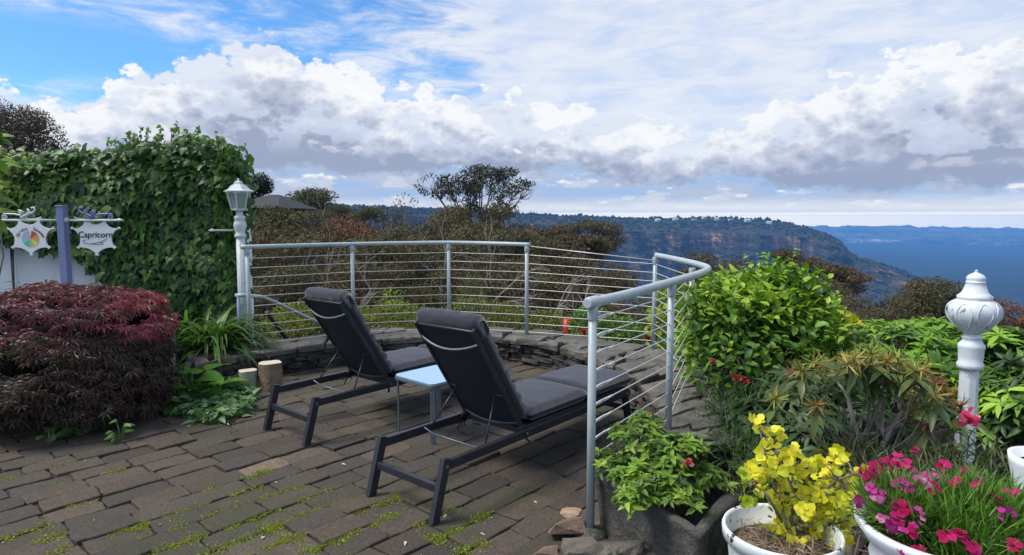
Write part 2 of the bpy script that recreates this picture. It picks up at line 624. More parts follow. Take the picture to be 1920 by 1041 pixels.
def raw_mesh(name, V, Fs, mat, tint=None, parent=None, smooth=True, loc=None):
    """V (n,3); Fs list of (m,k) index arrays; tint (n,3) per vertex"""
    me = bpy.data.meshes.new(name)
    V = np.asarray(V, dtype=np.float32)
    me.vertices.add(len(V))
    me.vertices.foreach_set('co', V.ravel())
    loops = np.concatenate([np.asarray(f, dtype=np.int32).ravel() for f in Fs])
    tot = np.concatenate([np.full(len(f), np.asarray(f).shape[1], dtype=np.int32) for f in Fs])
    st = np.concatenate([[0], np.cumsum(tot)[:-1]]).astype(np.int32)
    me.loops.add(len(loops))
    me.loops.foreach_set('vertex_index', loops)
    me.polygons.add(len(tot))
    me.polygons.foreach_set('loop_start', st)
    me.polygons.foreach_set('loop_total', tot)
    me.polygons.foreach_set('use_smooth', np.full(len(tot), smooth))
    me.materials.append(MAT[mat])
    if tint is not None:
        a = me.attributes.new('tint', 'FLOAT_COLOR', 'POINT')
        a.data.foreach_set('color', np.concatenate([tint, np.ones((len(tint), 1))], 1).astype(np.float32).ravel())
    me.update(calc_edges=True)
    me.validate()
    o = bpy.data.objects.new(name, me)
    COL.objects.link(o)
    if parent is not None:
        o.parent = parent
    if loc is not None:
        o.location = loc
    return o


# leaf templates: (verts (k,3): along, across, lift), quads / tris
def rows_tmpl(rows, fold=.25, droop=.25):
    V, Q, T = [], [], []
    idx = []
    for u, hw in rows:
        w = -droop * u * u
        if hw < 1e-6:
            idx.append((len(V),))
            V.append((u, 0, w))
        else:
            idx.append((len(V), len(V) + 1, len(V) + 2))
            V += [(u, -hw, w + fold * hw), (u, 0, w), (u, hw, w + fold * hw)]
    for a, b in zip(idx, idx[1:]):
        if len(a) == 1 and len(b) == 3:
            T += [(a[0], b[1], b[0]), (a[0], b[2], b[1])]
        elif len(a) == 3 and len(b) == 1:
            T += [(a[0], a[1], b[0]), (a[1], a[2], b[0])]
        else:
            Q += [(a[0], a[1], b[1], b[0]), (a[1], a[2], b[2], b[1])]
    return np.array(V, float), Q, T


OVATE = rows_tmpl([(0, 0), (.12, .22), (.35, .36), (.65, .27), (1, 0)], .3, .25)
ROUND = rows_tmpl([(0, 0), (.1, .3), (.38, .47), (.72, .38), (1, 0)], .25, .2)
LANCE = rows_tmpl([(0, 0), (.3, .13), (.6, .15), (1, 0)], .35, .3)
DIAMOND = (np.array([(0, 0, 0), (.5, -.3, .06), (1, 0, -.06), (.5, .3, .06)], float), [(0, 1, 2, 3)], [])
NEEDLE = (np.array([(0, -.5, 0), (0, .5, 0), (.55, .45, .03), (.55, -.45, .03), (1, 0, -.05)], float), [(0, 1, 2, 3)], [(3, 2, 4)])
_iv = [(0, 0), (-.02, .3), (.25, .52), (.48, .3), (1, 0), (.48, -.3), (.25, -.52), (-.02, -.3)]
IVY = (np.array([(x, y, -.12 * x * x - .25 * abs(y) * abs(y)) for x, y in _iv] + [(.32, 0, .06)], float), [], [(8, (i + 1) % 8, i) for i in range(8)])


def star_tmpl(n, wid, spread):
    V, Q = [], []
    for i in range(n):
        a = (i - (n - 1) / 2) / max(n - 1, 1) * spread
        l = 1 - .35 * abs(i - (n - 1) / 2) / ((n - 1) / 2)
        o = len(V)
        c, s = math.cos(a), math.sin(a)
        V += [(0, 0, 0), (c * .5 * l - s * wid, s * .5 * l + c * wid, .02), (c * l, s * l, -.14), (c * .5 * l + s * wid, s * .5 * l - c * wid, .02)]
        Q.append((o, o + 3, o + 2, o + 1))
    return np.array(V, float), Q, []


MAPLE = star_tmpl(5, .085, R(150))
PETAL5 = star_tmpl(5, .30, R(288))


def leaves(name, tmpl, P, D, N, L, Wd, tint, mat='leaf', parent=None, smooth=True, jitter=.12):
    """scatter one leaf per row; tint (n,3)"""
    T, Q, Tr = tmpl
    n, k = len(P), len(T)
    D = nrm(np.asarray(D, float))
    N = np.asarray(N, float)
    N = nrm(N - D * (N * D).sum(1, keepdims=True))
    S = np.cross(D, N)
    L = np.broadcast_to(np.asarray(L, float), (n,))[:, None, None]
    Wd = np.broadcast_to(np.asarray(Wd, float), (n,))[:, None, None]
    V = P[:, None, :] + D[:, None, :] * (T[None, :, 0:1] * L) + S[:, None, :] * (T[None, :, 1:2] * Wd) + N[:, None, :] * (T[None, :, 2:3] * L)
    off = (np.arange(n) * k)[:, None, None]
    Fs = []
    if Q:
        Fs.append((np.array(Q)[None] + off).reshape(-1, 4))
    if Tr:
        Fs.append((np.array(Tr)[None] + off).reshape(-1, 3))
    tv = np.repeat(np.asarray(tint, float), k, axis=0)
    return raw_mesh(name, V.reshape(-1, 3), Fs, mat, tv, parent, smooth)


def palette(rs, n, cols, wts=None, var=.18):
    cols = np.array(cols, float)
    i = rs.choice(len(cols), n, p=None if wts is None else np.array(wts) / np.sum(wts))
    c = cols[i] * (1 + rs.uniform(-var, var, (n, 1)))
    return np.clip(c * (1 + rs.uniform(-.06, .06, (n, 3))), 0.002, .95)


def sph(rs, n):
    return nrm(rs.normal(size=(n, 3)))


def in_blobs(rs, blobs, n, shell=.55, up=-1.0):
    """points in a union of ellipsoids (c, r) biased to the outer shell; returns positions and outward directions"""
    vol = np.array([r[0] * r[1] + r[1] * r[2] + r[0] * r[2] for c, r in blobs])
    k = rs.choice(len(blobs), n, p=vol / vol.sum())
    C = np.array([b[0] for b in blobs], float)[k]
    Rr = np.array([b[1] for b in blobs], float)[k]
    d = sph(rs, n)
    bad = d[:, 2] < up
    d[bad, 2] *= -1
    t = shell + (1 - shell) * rs.uniform(0, 1, (n, 1)) ** .6
    t = t * (1 + rs.normal(0, .05, (n, 1)))
    return C + d * Rr * t, nrm(d / Rr)


def blob(px, py, Y, rx, ry, depth=None):
    """ellipsoid seen centred on photo pixel (px,py) at distance Y, rx/ry in photo pixels"""
    c = pt(px, py, Y)
    s = Y / F
    return (c, (rx * s, (depth if depth else rx * s), ry * s))


rng = np.random.RandomState


# ---------------------------------------------------------------- terrain
def ground_z(x, y):
    """height of the garden and the slope below it"""
    r = math.hypot(x, y)
    az = math.atan2(x, y) if r > .01 else 0
    edge = 8.4 - 1.2 * max(0, min(1, (az - .05) / .4))
    t = max(0, min(1, (az + .62) / .5))
    slope = .06 + .40 * t * t * (3 - 2 * t)
    d = max(0, r - edge)
    if abs(az) > 1.6:
        d = 0
    drop = slope * d * d / (d + 2.5)
    drop = 250 * (1 - math.exp(-drop / 250))
    bump = .03 * math.sin(x * 3.1) * math.cos(y * 2.7) if r > 5 else 0
    return -.05 - drop + bump


def fbm(x, y, z=0.0, s=1.0, o=4):
    from mathutils import noise as mn
    return mn.fractal(Vector((x * s, y * s, z * s)), 1.0, 2.0, o)


def build_terrain():
    na = 200
    rad = [0.0] + [1.0 * 1.055 ** i for i in range(178)]
    rad = [r for r in rad if r < 10200] + [10500]
    V = [(0, 0, -.05)]
    for r in rad[1:]:
        for j in range(na):
            a = 2 * math.pi * j / na
            x, y = r * math.sin(a), r * math.cos(a)
            z = ground_z(x, y)
            if r > 120:
                z += min(1, (r - 120) / 300) * 22 * fbm(x, y, 0, .004, 5)
            V.append((x, y, z))
    Q, T = [], []
    for j in range(na):
        T.append((0, 1 + (j + 1) % na, 1 + j))
    for i in range(len(rad) - 2):
        a, b = 1 + i * na, 1 + (i + 1) * na
        for j in range(na):
            j2 = (j + 1) % na
            Q.append((a + j, a + j2, b + j2, b + j))
    g = raw_mesh('ground', V, [np.array(Q), np.array(T)], 'soil')
    # near part is garden soil, far part forest
    me = g.data
    me.materials.append(MAT['valley_forest'])
    mi = np.zeros(len(me.polygons), dtype=np.int32)
    cx = np.zeros(len(me.polygons) * 3)
    me.polygons.foreach_get('center', cx)
    cx = cx.reshape(-1, 3)
    mi[np.hypot(cx[:, 0], cx[:, 1]) > 14] = 1
    me.polygons.foreach_set('material_index', mi)
    kind(g, 'structure')


build_terrain()


def interp(pts, n):
    """resample control rows (px, dist, ...) evenly"""
    p = np.array(pts, float)
    t = np.concatenate([[0], np.cumsum(np.hypot(np.diff(p[:, 0]), 0 * np.diff(p[:, 1])))])
    s = np.linspace(0, t[-1], n)
    return np.stack([np.interp(s, t, p[:, i]) for i in range(p.shape[1])], 1)


def dirpx(px):
    u = (px - 960) / F
    return u / math.hypot(1, u), 1 / math.hypot(1, u)


def zpx(px, py, D):
    """height of the point seen at (px,py) at horizontal distance D"""
    r = ray(px, py)
    return EYE + r[2] / math.hypot(r[0], r[1]) * D


def escarpment(name, ctrl, cols, n, mat, rough, seed, bare_lo=0.0):
    """ctrl rows: px, D rim, then py for each profile column; cols: distance offset of each column and extra rows"""
    c = interp(ctrl, n)
    sub = 9
    V, A = [], []
    k = 0
    for i in range(n):
        px, D = c[i, 0], c[i, 1]
        dx, dy = dirpx(px)
        row = []
        for j, (off, bare) in enumerate(cols):
            Dj = D + off
            row.append((Dj, zpx(px, c[i, 2 + j], Dj), bare))
        rr = []
        for (a, b) in zip(row, row[1:]):
            for s in range(sub):
                t = s / sub
                rr.append(tuple(a[q] * (1 - t) + b[q] * t for q in range(3)))
        rr.append(row[-1])
        for m, (Dj, z, bare) in enumerate(rr):
            x0, y0 = dx * Dj, dy * Dj
            but = fbm(x0, y0, z * .12, rough * 1.0, 6)
            gully = abs(fbm(x0 + 77, y0, z * .05, rough * .45, 4))
            led = math.sin(z * .32 + 3 * fbm(x0, y0, 0, rough, 3)) * bare
            Dn = Dj + (but * 26 - gully * 46 * (0.4 + bare)) * D / 1500 + led * 2.5
            zn = z + (fbm(x0 + 31, y0, 0, rough * 2.2, 5) * 7 * (1 - .8 * bare)) * D / 1500
            V.append((dx * Dn, dy * Dn, zn))
            A.append(bare * (1.0 if px < 1490 or D > 3000 else .35) * min(1, max(0, .55 + 1.3 * fbm(x0, y0, seed, rough * .5, 3) + bare_lo)))
        k = len(rr)
    Q = [(i * k + j, i * k + j + 1, (i + 1) * k + j + 1, (i + 1) * k + j) for i in range(n - 1) for j in range(k - 1)]
    o = raw_mesh(name, V, [np.array(Q)], mat, smooth=False)
    at = o.data.attributes.new('bare', 'FLOAT', 'POINT')
    at.data.foreach_set('value', np.array(A, dtype=np.float32))
    return kind(o, 'structure'), np.array(V).reshape(n, k, 3)


# columns: back of plateau, skyline, rim, foot of cliff, talus, valley
HEAD = [  # px, D,   back, sky, rim, foot, talus, low
    (-500, 800, 380, 384, 392, 412, 460, 620),
    (100, 850, 384, 386, 394, 414, 465, 620),
    (560, 950, 390, 388, 396, 416, 480, 640),
    (660, 1000, 392, 389, 398, 420, 500, 640),
    (800, 1150, 396, 394, 406, 440, 520, 650),
    (960, 1300, 404, 402, 418, 478, 540, 660),
    (1060, 1400, 408, 406, 424, 490, 560, 670),
    (1160, 1500, 412, 411, 436, 503, 560, 670),
    (1250, 1560, 413, 412, 440, 508, 560, 670),
    (1330, 1600, 412, 409, 436, 510, 560, 670),
    (1400, 1620, 415, 412, 438, 508, 560, 670),
    (1460, 1620, 421, 418, 442, 506, 562, 670),
    (1510, 1600, 430, 427, 446, 505, 565, 670),
    (1550, 1570, 445, 442, 455, 508, 570, 670),
    (1572, 1560, 455, 452, 462, 512, 574, 671),
    (1596, 1545, 480, 478, 484, 518, 580, 672),
    (1612, 1535, 489, 487, 491, 522, 584, 674),
    (1640, 1510, 494, 492, 496, 528, 590, 676),
    (1690, 1490, 511, 509, 514, 540, 600, 680),
    (1730, 1480, 529, 527, 532, 556, 610, 684),
    (1790, 1470, 566, 564, 570, 590, 630, 690),
    (1860, 1460, 630, 628, 632, 650, 670, 700)]
head_o, headV = escarpment('headland_cliff', HEAD, [(500, 0), (230, 0), (0, .9), (-14, 1), (-190, .0), (-420, 0)], 420, 'cliff_land', .012, 4.0)
FARP = [
    (1180, 7000, 424, 426, 436, 458, 484, 580),
    (1400, 7000, 424, 427, 442, 466, 490, 580),
    (1560, 7000, 425, 427, 448, 470, 494, 580),
    (1740, 7100, 426, 428, 450, 472, 496, 580),
    (1920, 7300, 430, 433, 453, 474, 498, 580),
    (2300, 7500, 432, 435, 460, 474, 500, 590),
    (2900, 7600, 432, 436, 462, 478, 505, 600)]
far_o, farV = escarpment('far_plateau', FARP, [(2400, 0), (1200, 0), (0, .9), (-10, 1), (-700, 0), (-2500, 0)], 300, 'far_land', .0022, 9.0, -.25)
kind(far_o, 'structure')


# ---------------------------------------------------------------- patio
RA = R(42)                                   # course direction of the paving
RD = np.array([math.sin(RA), math.cos(RA)])
RN = np.array([math.cos(RA), -math.sin(RA)])

inner = [(-2.95, 5.62), (-2.70, 5.98), (-2.25, 6.45), (-1.65, 6.86), (-.9, 7.08), (-.2, 7.02), (.32, 6.72), (.70, 6.12), (.95, 5.55), (1.06, 5.05), (1.05, 4.5), (.95, 3.95), (.80, 3.52)]
outer = [(-3.12, 6.05), (-2.80, 6.36), (-2.38, 6.93), (-1.72, 7.40), (-.9, 7.66), (-.1, 7.60), (.62, 7.22), (1.12, 6.72), (1.50, 6.28), (1.66, 5.6), (1.64, 5.0), (1.56, 4.4), (1.40, 3.72)]


def smooth_line(p, n):
    p = np.array(p, float)
    k = len(p)
    t = np.linspace(0, k - 1, n)
    out = []
    for s in t:
        i = min(int(s), k - 2)
        f = s - i
        p0, p1, p2, p3 = p[max(i - 1, 0)], p[i], p[i + 1], p[min(i + 2, k - 1)]
        out.append(.5 * ((2 * p1) + (-p0 + p2) * f + (2 * p0 - 5 * p1 + 4 * p2 - p3) * f * f + (-p0 + 3 * p1 - 3 * p2 + p3) * f ** 3))
    return np.array(out)


INN = smooth_line(inner, 240)
OUT = smooth_line(outer, 240)


def build_patio():
    rs = rng(11)
    m = MB()
    tints = []
    Lp, Wp = .315, .180
    base = np.array([-.30, 3.55])
    pal = [(.076, .062, .051), (.067, .057, .048), (.088, .069, .056), (.063, .056, .050), (.094, .076, .061), (.058, .051, .045), (.072, .061, .050)]  # tones kept low overall, standing in for shade of an unbuilt house
    poly = np.array(list(map(tuple, INN * [1.0, 1.0] + 0)))
    for i in range(-26, 34):
        off = rs.uniform(-.08, .08) + (Lp / 2 if i % 2 else 0)
        run = -4.6 + off
        while run < 6.4:
            ln = Lp * rs.uniform(.86, 1.14)
            c = base + RD * (run + ln / 2) + RN * (i * Wp)
            bend = .012 * math.sin(run * 1.7 + i)
            c = c + RN * bend
            run += ln
            if not (-6.5 < c[0] < 3.2 and .6 < c[1] < 7.25):
                continue
            if c[0] > .95 + .0 * c[1] and c[1] > 3.2:
                continue
            g = rs.uniform(.0012, .0055)
            hl, hw = ln / 2 - g, Wp / 2 - g
            ang = rs.normal(0, .018)
            d = RD * math.cos(ang) + RN * math.sin(ang)
            s = RN * math.cos(ang) - RD * math.sin(ang)
            z0 = rs.normal(0, .005)
            tx, ty = rs.normal(0, .018, 2)
            # irregular rounded outline
            out = []
            for (a, b) in [(-1, -1), (-.3, -1), (.4, -1), (1, -1), (1, -.2), (1, .4), (1, 1), (.35, 1), (-.4, 1), (-1, 1), (-1, .3), (-1, -.3)]:
                cor = .93 if abs(a) == 1 and abs(b) == 1 else 1.0
                out.append((a * hl * (1 - (1 - cor) * .35) + rs.normal(0, .0045), b * hw * (1 - (1 - cor) * .6) + rs.normal(0, .0045)))
            vs = []
            for ring, (shr, zz) in enumerate(((1.0, -.05), (1.0, -.0045), (1.0, 0.0))):
                for a, b in out:
                    a2 = a - math.copysign(min(abs(a), .0045), a) * (ring == 2)
                    b2 = b - math.copysign(min(abs(b), .0045), b) * (ring == 2)
                    q = c + d * a2 + s * b2
                    vs.append((q[0], q[1], zz + z0 + tx * a2 + ty * b2))
            vs.append((c[0], c[1], z0 + .001))
            n = 12
            fs = []
            for r_ in range(2):
                for j in range(n):
                    j2 = (j + 1) % n
                    fs.append((r_ * n + j, r_ * n + j2, (r_ + 1) * n + j2, (r_ + 1) * n + j))
            for j in range(n):
                fs.append((2 * n + j, 2 * n + (j + 1) % n, 3 * n))
            m.add(vs, fs, False)
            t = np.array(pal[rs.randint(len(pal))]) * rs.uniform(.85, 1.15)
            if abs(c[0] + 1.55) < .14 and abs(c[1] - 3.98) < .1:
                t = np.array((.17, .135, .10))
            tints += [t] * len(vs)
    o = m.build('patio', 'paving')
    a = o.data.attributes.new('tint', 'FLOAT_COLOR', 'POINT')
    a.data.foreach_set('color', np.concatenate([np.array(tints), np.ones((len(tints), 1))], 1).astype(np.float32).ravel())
    kind(o, 'structure')
    # sand and dirt in the joints, just under the paver faces
    b = MB()
    b.add([(-6.6, .4, -.016), (3.3, .4, -.016), (1.0, 3.2, -.016), (1.0, 7.2, -.016), (-2.5, 7.2, -.016), (-6.6, 7.2, -.016)], [(0, 1, 2, 3, 4, 5)])
    kind(b.build('joint_bedding', 'soil'), 'structure')
    # moss in the joints: many tiny blades
    P = []
    spots = [gz(*q, 0) for q in [(100, 950), (455, 985), (430, 1010), (410, 985), (560, 948), (600, 938), (600, 950), (530, 985), (545, 918), (500, 905), (170, 1013), (235, 998), (645, 1020), (700, 1000), (830, 1005), (850, 993),
                                 (740, 955), (720, 945), (340, 965), (290, 975), (880, 985), (905, 970), (570, 1020), (460, 1000), (95, 1000), (590, 985), (520, 930), (455, 900), (80, 885), (225, 885), (640, 990), (735, 965),
                                 (400, 1000), (850, 1032), (620, 1035), (360, 960), (480, 940), (30, 1010), (150, 1000), (280, 1030)]]
    for q in spots:
        rel = q[:2] - base
        i = round(rel @ RN / Wp - .5) + .5
        for _ in range(rs.randint(2, 6)):
            a = rel @ RD + rs.normal(0, .12)
            if rs.rand() < .7:
                ln = rs.uniform(.05, .17)
                k = int(ln * 1500)
                aa = a + rs.uniform(-ln / 2, ln / 2, k)
                wv = rs.normal(0, .013, k) * rs.uniform(.6, 2.6) * (1 + .8 * np.sin(aa * 40))
                xy = base + np.outer(aa, RD) + np.outer((i + (rs.rand() < .3) * rs.choice([-1, 1])) * Wp + wv, RN)
            else:
                k = rs.randint(60, 190)
                xy = base + np.outer(a + rs.normal(0, .03, k), RD) + np.outer(i * Wp + rs.normal(0, .03, k), RN)
            P.append(np.concatenate([xy, np.full((k, 1), -.003)], 1))
    P = np.concatenate(P)
    D = sph(rs, len(P)) * [1, 1, .5] + [0, 0, .45]
    mo = leaves('moss', DIAMOND, P, D, sph(rs, len(P)), rs.uniform(.006, .017, len(P)), rs.uniform(.006, .012, len(P)),
                palette(rs, len(P), [(.22, .29, .025), (.29, .35, .04), (.15, .20, .02), (.34, .35, .06)], var=.3))
    kind(mo, 'stuff')


build_patio()


# ---------------------------------------------------------------- dry stone wall
def stone(m, c, d, nrm2, ln, dep, h, z, rs, jit=.012):
    """one rough stone: box with a rounded, jittered outline; d along, nrm2 outward (2d)"""
    vs, fs = [], []
    nx, nz = 4, 3
    face = []
    for layer, (o, shr) in enumerate(((-dep, 1.0), (-.012, 1.0), (0.0, .86))):
        ring = []
        pts = [(-1, -1), (-.35, -1), (.35, -1), (1, -1), (1, 0), (1, 1), (.35, 1), (-.35, 1), (-1, 1), (-1, 0)]
        for (a, b) in pts:
            aa = a * ln / 2 * (shr if abs(a) == 1 else 1) + rs.normal(0, jit * .7)
            bb = b * h / 2 * (shr if abs(b) == 1 else 1) + rs.normal(0, jit * .35)
            oo = o + rs.normal(0, jit * .7) * (layer == 2)
            ring.append((c[0] + d[0] * aa + nrm2[0] * oo, c[1] + d[1] * aa + nrm2[1] * oo, z + h / 2 + bb))
        vs += ring
    n = 10
    for r_ in range(2):
        for j in range(n):
            j2 = (j + 1) % n
            fs.append((r_ * n + j, r_ * n + j2, (r_ + 1) * n + j2, (r_ + 1) * n + j))
    fs.append(tuple(2 * n + j for j in range(n)))
    fs.append(tuple(reversed(range(n))))
    m.add(vs, fs, False)


def build_wall():
    rs = rng(5)
    t = thing('stone_wall', 'low curved dry stone wall of dark stacked slate edging the patio', 'wall', (-.9, 7.3, 0))
    o0 = np.array([-.9, 7.3, 0])
    m = MB()

    def course(line, side, z, h):
        seg = np.linalg.norm(np.diff(line, axis=0), axis=1)
        s = np.concatenate([[0], np.cumsum(seg)])
        a = rs.uniform(0, .1)
        while a < s[-1] - .05:
            ln = rs.uniform(.10, .36)
            b = min(a + ln, s[-1])
            mid = (a + b) / 2
            c = np.array([np.interp(mid, s, line[:, k]) for k in (0, 1)])
            c0 = np.array([np.interp(a, s, line[:, k]) for k in (0, 1)])
            c1 = np.array([np.interp(b, s, line[:, k]) for k in (0, 1)])
            d = (c1 - c0) / max(np.linalg.norm(c1 - c0), 1e-6)
            n2 = np.array([d[1], -d[0]]) * side
            hh = h * rs.uniform(.82, 1.06)
            if rs.rand() < .18:
                hh = h * .5
                stone(m, c - o0[:2] + n2 * rs.normal(0, .012), d, n2, b - a - .006, .14, hh, z + hh, rs)
            stone(m, c - o0[:2] + n2 * rs.normal(0, .014), d, n2, b - a - .006, .14, hh, z, rs)
            a = b
    hs = [.050, .042, .055, .038, .047]
    z = -.03
    for h in hs + [.03]:
        course(INN, 1, z, h)
        z += h
    zt = z
    for h, zz in ((.07, -.2), (.07, -.13), (.07, -.06), (.07, .01), (.06, .08), (.06, .14), (.05, .19)):
        course(OUT, -1, zz, h)
    # core behind the faces
    n = len(INN)
    q = [(a * .82 + b * .18) for a, b in zip(INN, OUT)]
    w = [(a * .18 + b * .82) for a, b in zip(INN, OUT)]
    vs, fs = [], []
    for i in range(0, n, 4):
        for (p, zz) in ((q[i], -.3), (q[i], zt - .01), (w[i], zt - .01), (w[i], -.3)):
            vs.append((p[0] - o0[0], p[1] - o0[1], zz))
    k = len(vs) // 4
    for i in range(k - 1):
        for j in range(4):
            fs.append((i * 4 + j, i * 4 + (j + 1) % 4, (i + 1) * 4 + (j + 1) % 4, (i + 1) * 4 + j))
    fs += [(0, 1, 2, 3), tuple((k - 1) * 4 + j for j in (3, 2, 1, 0))]
    m.add(vs, fs)
    m.build('stacked_face', 'slate_dark', t)
    # capping: irregular flat flags bedded across the top
    m = MB()
    ti = 0.0
    while ti < 1:
        dt = rs.uniform(.020, .042)
        i0, i1 = int(ti * (n - 1)), int(min(ti + dt, 1) * (n - 1))
        if i1 <= i0:
            break
        cuts = [0, rs.uniform(.38, .62), 1] if rs.rand() < .75 else [0, rs.uniform(.3, .4), rs.uniform(.6, .72), 1]
        for a, b in zip(cuts, cuts[1:]):
            cr = []
            sh = rs.uniform(-3, 3)

            def P(i, f):
                i = int(max(0, min(n - 1, i)))
                q = INN[i] * (1 - f) + OUT[i] * f - o0[:2]
                return q
            for (i, f) in ((i0 + sh * (a > 0), a), ((i0 + i1) / 2, a), (i1 + sh * (a > 0), a), (i1 + sh * (b < 1), (a + b) / 2), (i1 + sh * (b < 1), b), ((i0 + i1) / 2, b), (i0 + sh * (b < 1), b), (i0, (a + b) / 2)):
                over = -.055 if f == 0 else (.05 if f == 1 else 0)
                q = P(i, f + over)
                cr.append(q + rs.normal(0, .013, 2))
            ctr = np.mean(cr, 0)
            z0 = zt + rs.uniform(-.004, .010)
            th = rs.uniform(.03, .05)
            tx, ty = rs.normal(0, .022, 2)
            vs = []
            for (shr, zz) in ((.95, -.02), (.985, th * .4), (.975, th * .85), (.93, th)):
                for q in cr:
                    w_ = ctr + (q - ctr) * shr + rs.normal(0, .003, 2)
                    vs.append((w_[0], w_[1], z0 + zz + tx * (w_[0] - ctr[0]) + ty * (w_[1] - ctr[1]) + rs.normal(0, .0025)))
            vs.append((ctr[0], ctr[1], z0 + th + rs.normal(0, .004)))
            fs = []
            for r_ in range(3):
                for j in range(8):
                    fs.append((r_ * 8 + j, r_ * 8 + (j + 1) % 8, (r_ + 1) * 8 + (j + 1) % 8, (r_ + 1) * 8 + j))
            for j in range(8):
                fs.append((24 + j, 24 + (j + 1) % 8, 32))
            m.add(vs, fs, False)
        ti += dt
    m.build('capping_stones', 'slate_top', t)
    return zt + .03


WALL_TOP = build_wall()


# ---------------------------------------------------------------- railing
def build_railing():
    posts = [(-2.66, 6.42, 1.30), (-1.775, 7.10, 1.30), (-.735, 7.40, 1.305), (.165, 7.12, 1.295), (1.44, 6.42, 1.215), (1.475, 5.22, 1.20), (.985, 3.93, 1.20), (.395, 3.10, 1.185)]
    t = thing('cable_railing', 'pale grey tubular railing with taut steel cables round the patio edge', 'railing', (*posts[2][:2], WALL_TOP))
    o = Vector((posts[2][0], posts[2][1], WALL_TOP))

    def L(x, y, z):
        return Vector((x, y, z)) - o
    for i, (x, y, zt) in enumerate(posts):
        zb = WALL_TOP - .02 if i < 7 else .02
        m = MB()
        m.tube([L(x, y, zb), L(x, y, zt - .03)], .021, 14)
        p = m.build('post', 'rail_paint', t)
        m = MB()
        m.tube([L(x, y, zt - .085), L(x, y, zt - .015)], .027, 14)
        m.tube([L(x + .02, y - .005, zt - .055), L(x + .036, y - .009, zt - .055)], .011, 8)
        m.build('clamp', 'rail_paint', p, .002)
    # far handrail over the first four posts
    P = [posts[0], posts[1], posts[2], posts[3]]
    line = smooth_line([(q[0], q[1]) for q in P], 40)
    zz = np.interp(np.linspace(0, 3, 40), [0, 1, 2, 3], [q[2] for q in P])
    pts = [L(a[0], a[1], z) for a, z in zip(line, zz)]
    e = (pts[0] - pts[1]).normalized()
    pts = [pts[0] + e * .06] + pts + [pts[-1] + (pts[-1] - pts[-2]).normalized() * .04]
    m = MB()
    m.tube(pts, .023, 14)
    m.build('handrail', 'rail_paint', t)
    # near handrail, bent round the end of the terrace
    ctl = [(.395, 3.10, 1.185), (.64, 3.42, 1.19), (.985, 3.93, 1.20), (1.33, 4.52, 1.20), (1.53, 4.98, 1.20), (1.565, 5.35, 1.203), (1.54, 5.80, 1.208), (1.46, 6.42, 1.217)]
    ln = smooth_line(ctl, 60)
    pts = [L(*q) for q in ln]
    m = MB()
    m.tube([pts[0] - (pts[1] - pts[0]).normalized() * .035] + pts + [pts[-1] + (pts[-1] - pts[-2]).normalized() * .03], .026, 16)
    hb = m.build('handrail', 'rail_paint', t)
    m = MB()
    d0 = (pts[1] - pts[0]).normalized()
    m.tube([pts[0] - d0 * .055, pts[0] - d0 * .035], [.024, .031], 16)
    m.tube([pts[0] - d0 * .035, pts[0] + d0 * .045], .031, 16)
    m.build('end_fitting', 'rail_paint', hb, .003)
    # cables: threaded through every post
    sag = [0.0] * len(posts)
    for k in range(10):
        m = MB()
        seq = []
        for i, (x, y, zt) in enumerate(posts):
            zb = WALL_TOP + .05 if i < 7 else .36
            top = zt - .115 if i < 7 else zt - .10
            z = top - (top - zb) * k / 9
            if i >= 4:
                top = zt - .085
                z = top - .087 * k
                z = max(z, (WALL_TOP + .03 if i < 7 else .33))
            seq.append(L(x, y, z))
        for a, b in zip(seq, seq[1:]):
            m.tube([a, b], .0036, 6, caps=False)
        c = m.build('cable', 'cable_steel', t)
        if k < 8:
            a, b = seq[-1], seq[-2]
            d = (b - a).normalized()
            u = Vector((0, 0, 1)) - d * d.z
            u.normalize()
            s = d.cross(u)
            m = MB()
            rs = rng(100 + k)
            st = .03 + rs.uniform(0, .03)
            m.tube([a + d * .02, a + d * st], .005, 6)
            prof = []
            n = 16
            rot = u * math.cos(.7) + s * math.sin(.7)
            for sg in (1, -1):
                m.tube([a + d * (st + .012 + .10 * q / 8) + rot * (sg * .013 * math.sin(math.pi * min(1, max(0, (q + .6) / 9.2))) ** .5) for q in range(9)], .0048, 6)
            m.tube([a + d * st, a + d * (st + .022)], .0085, 6)
            m.tube([a + d * (st + .105), a + d * (st + .13)], .0085, 6)
            m.tube([a + d * (st + .13), a + d * (st + .20)], .006, 6)
            m.build('turnbuckle', 'white_paint', c)
    # thin rod that takes the place of the handrail over the open gap
    m = MB()
    m.tube([L(posts[3][0], posts[3][1], posts[3][2] - .015), L(posts[4][0], posts[4][1], posts[4][2] - .05)], .0055, 8)
    m.build('top_rod', 'cable_steel', t)
    # concrete pad of the near post
    m = MB()
    m.lathe([(.085, -.06), (.08, .012), (.055, .03), (.022, .045)], 14, L(.395, 3.10, 0))
    m.build('footing', 'concrete', t)


build_railing()


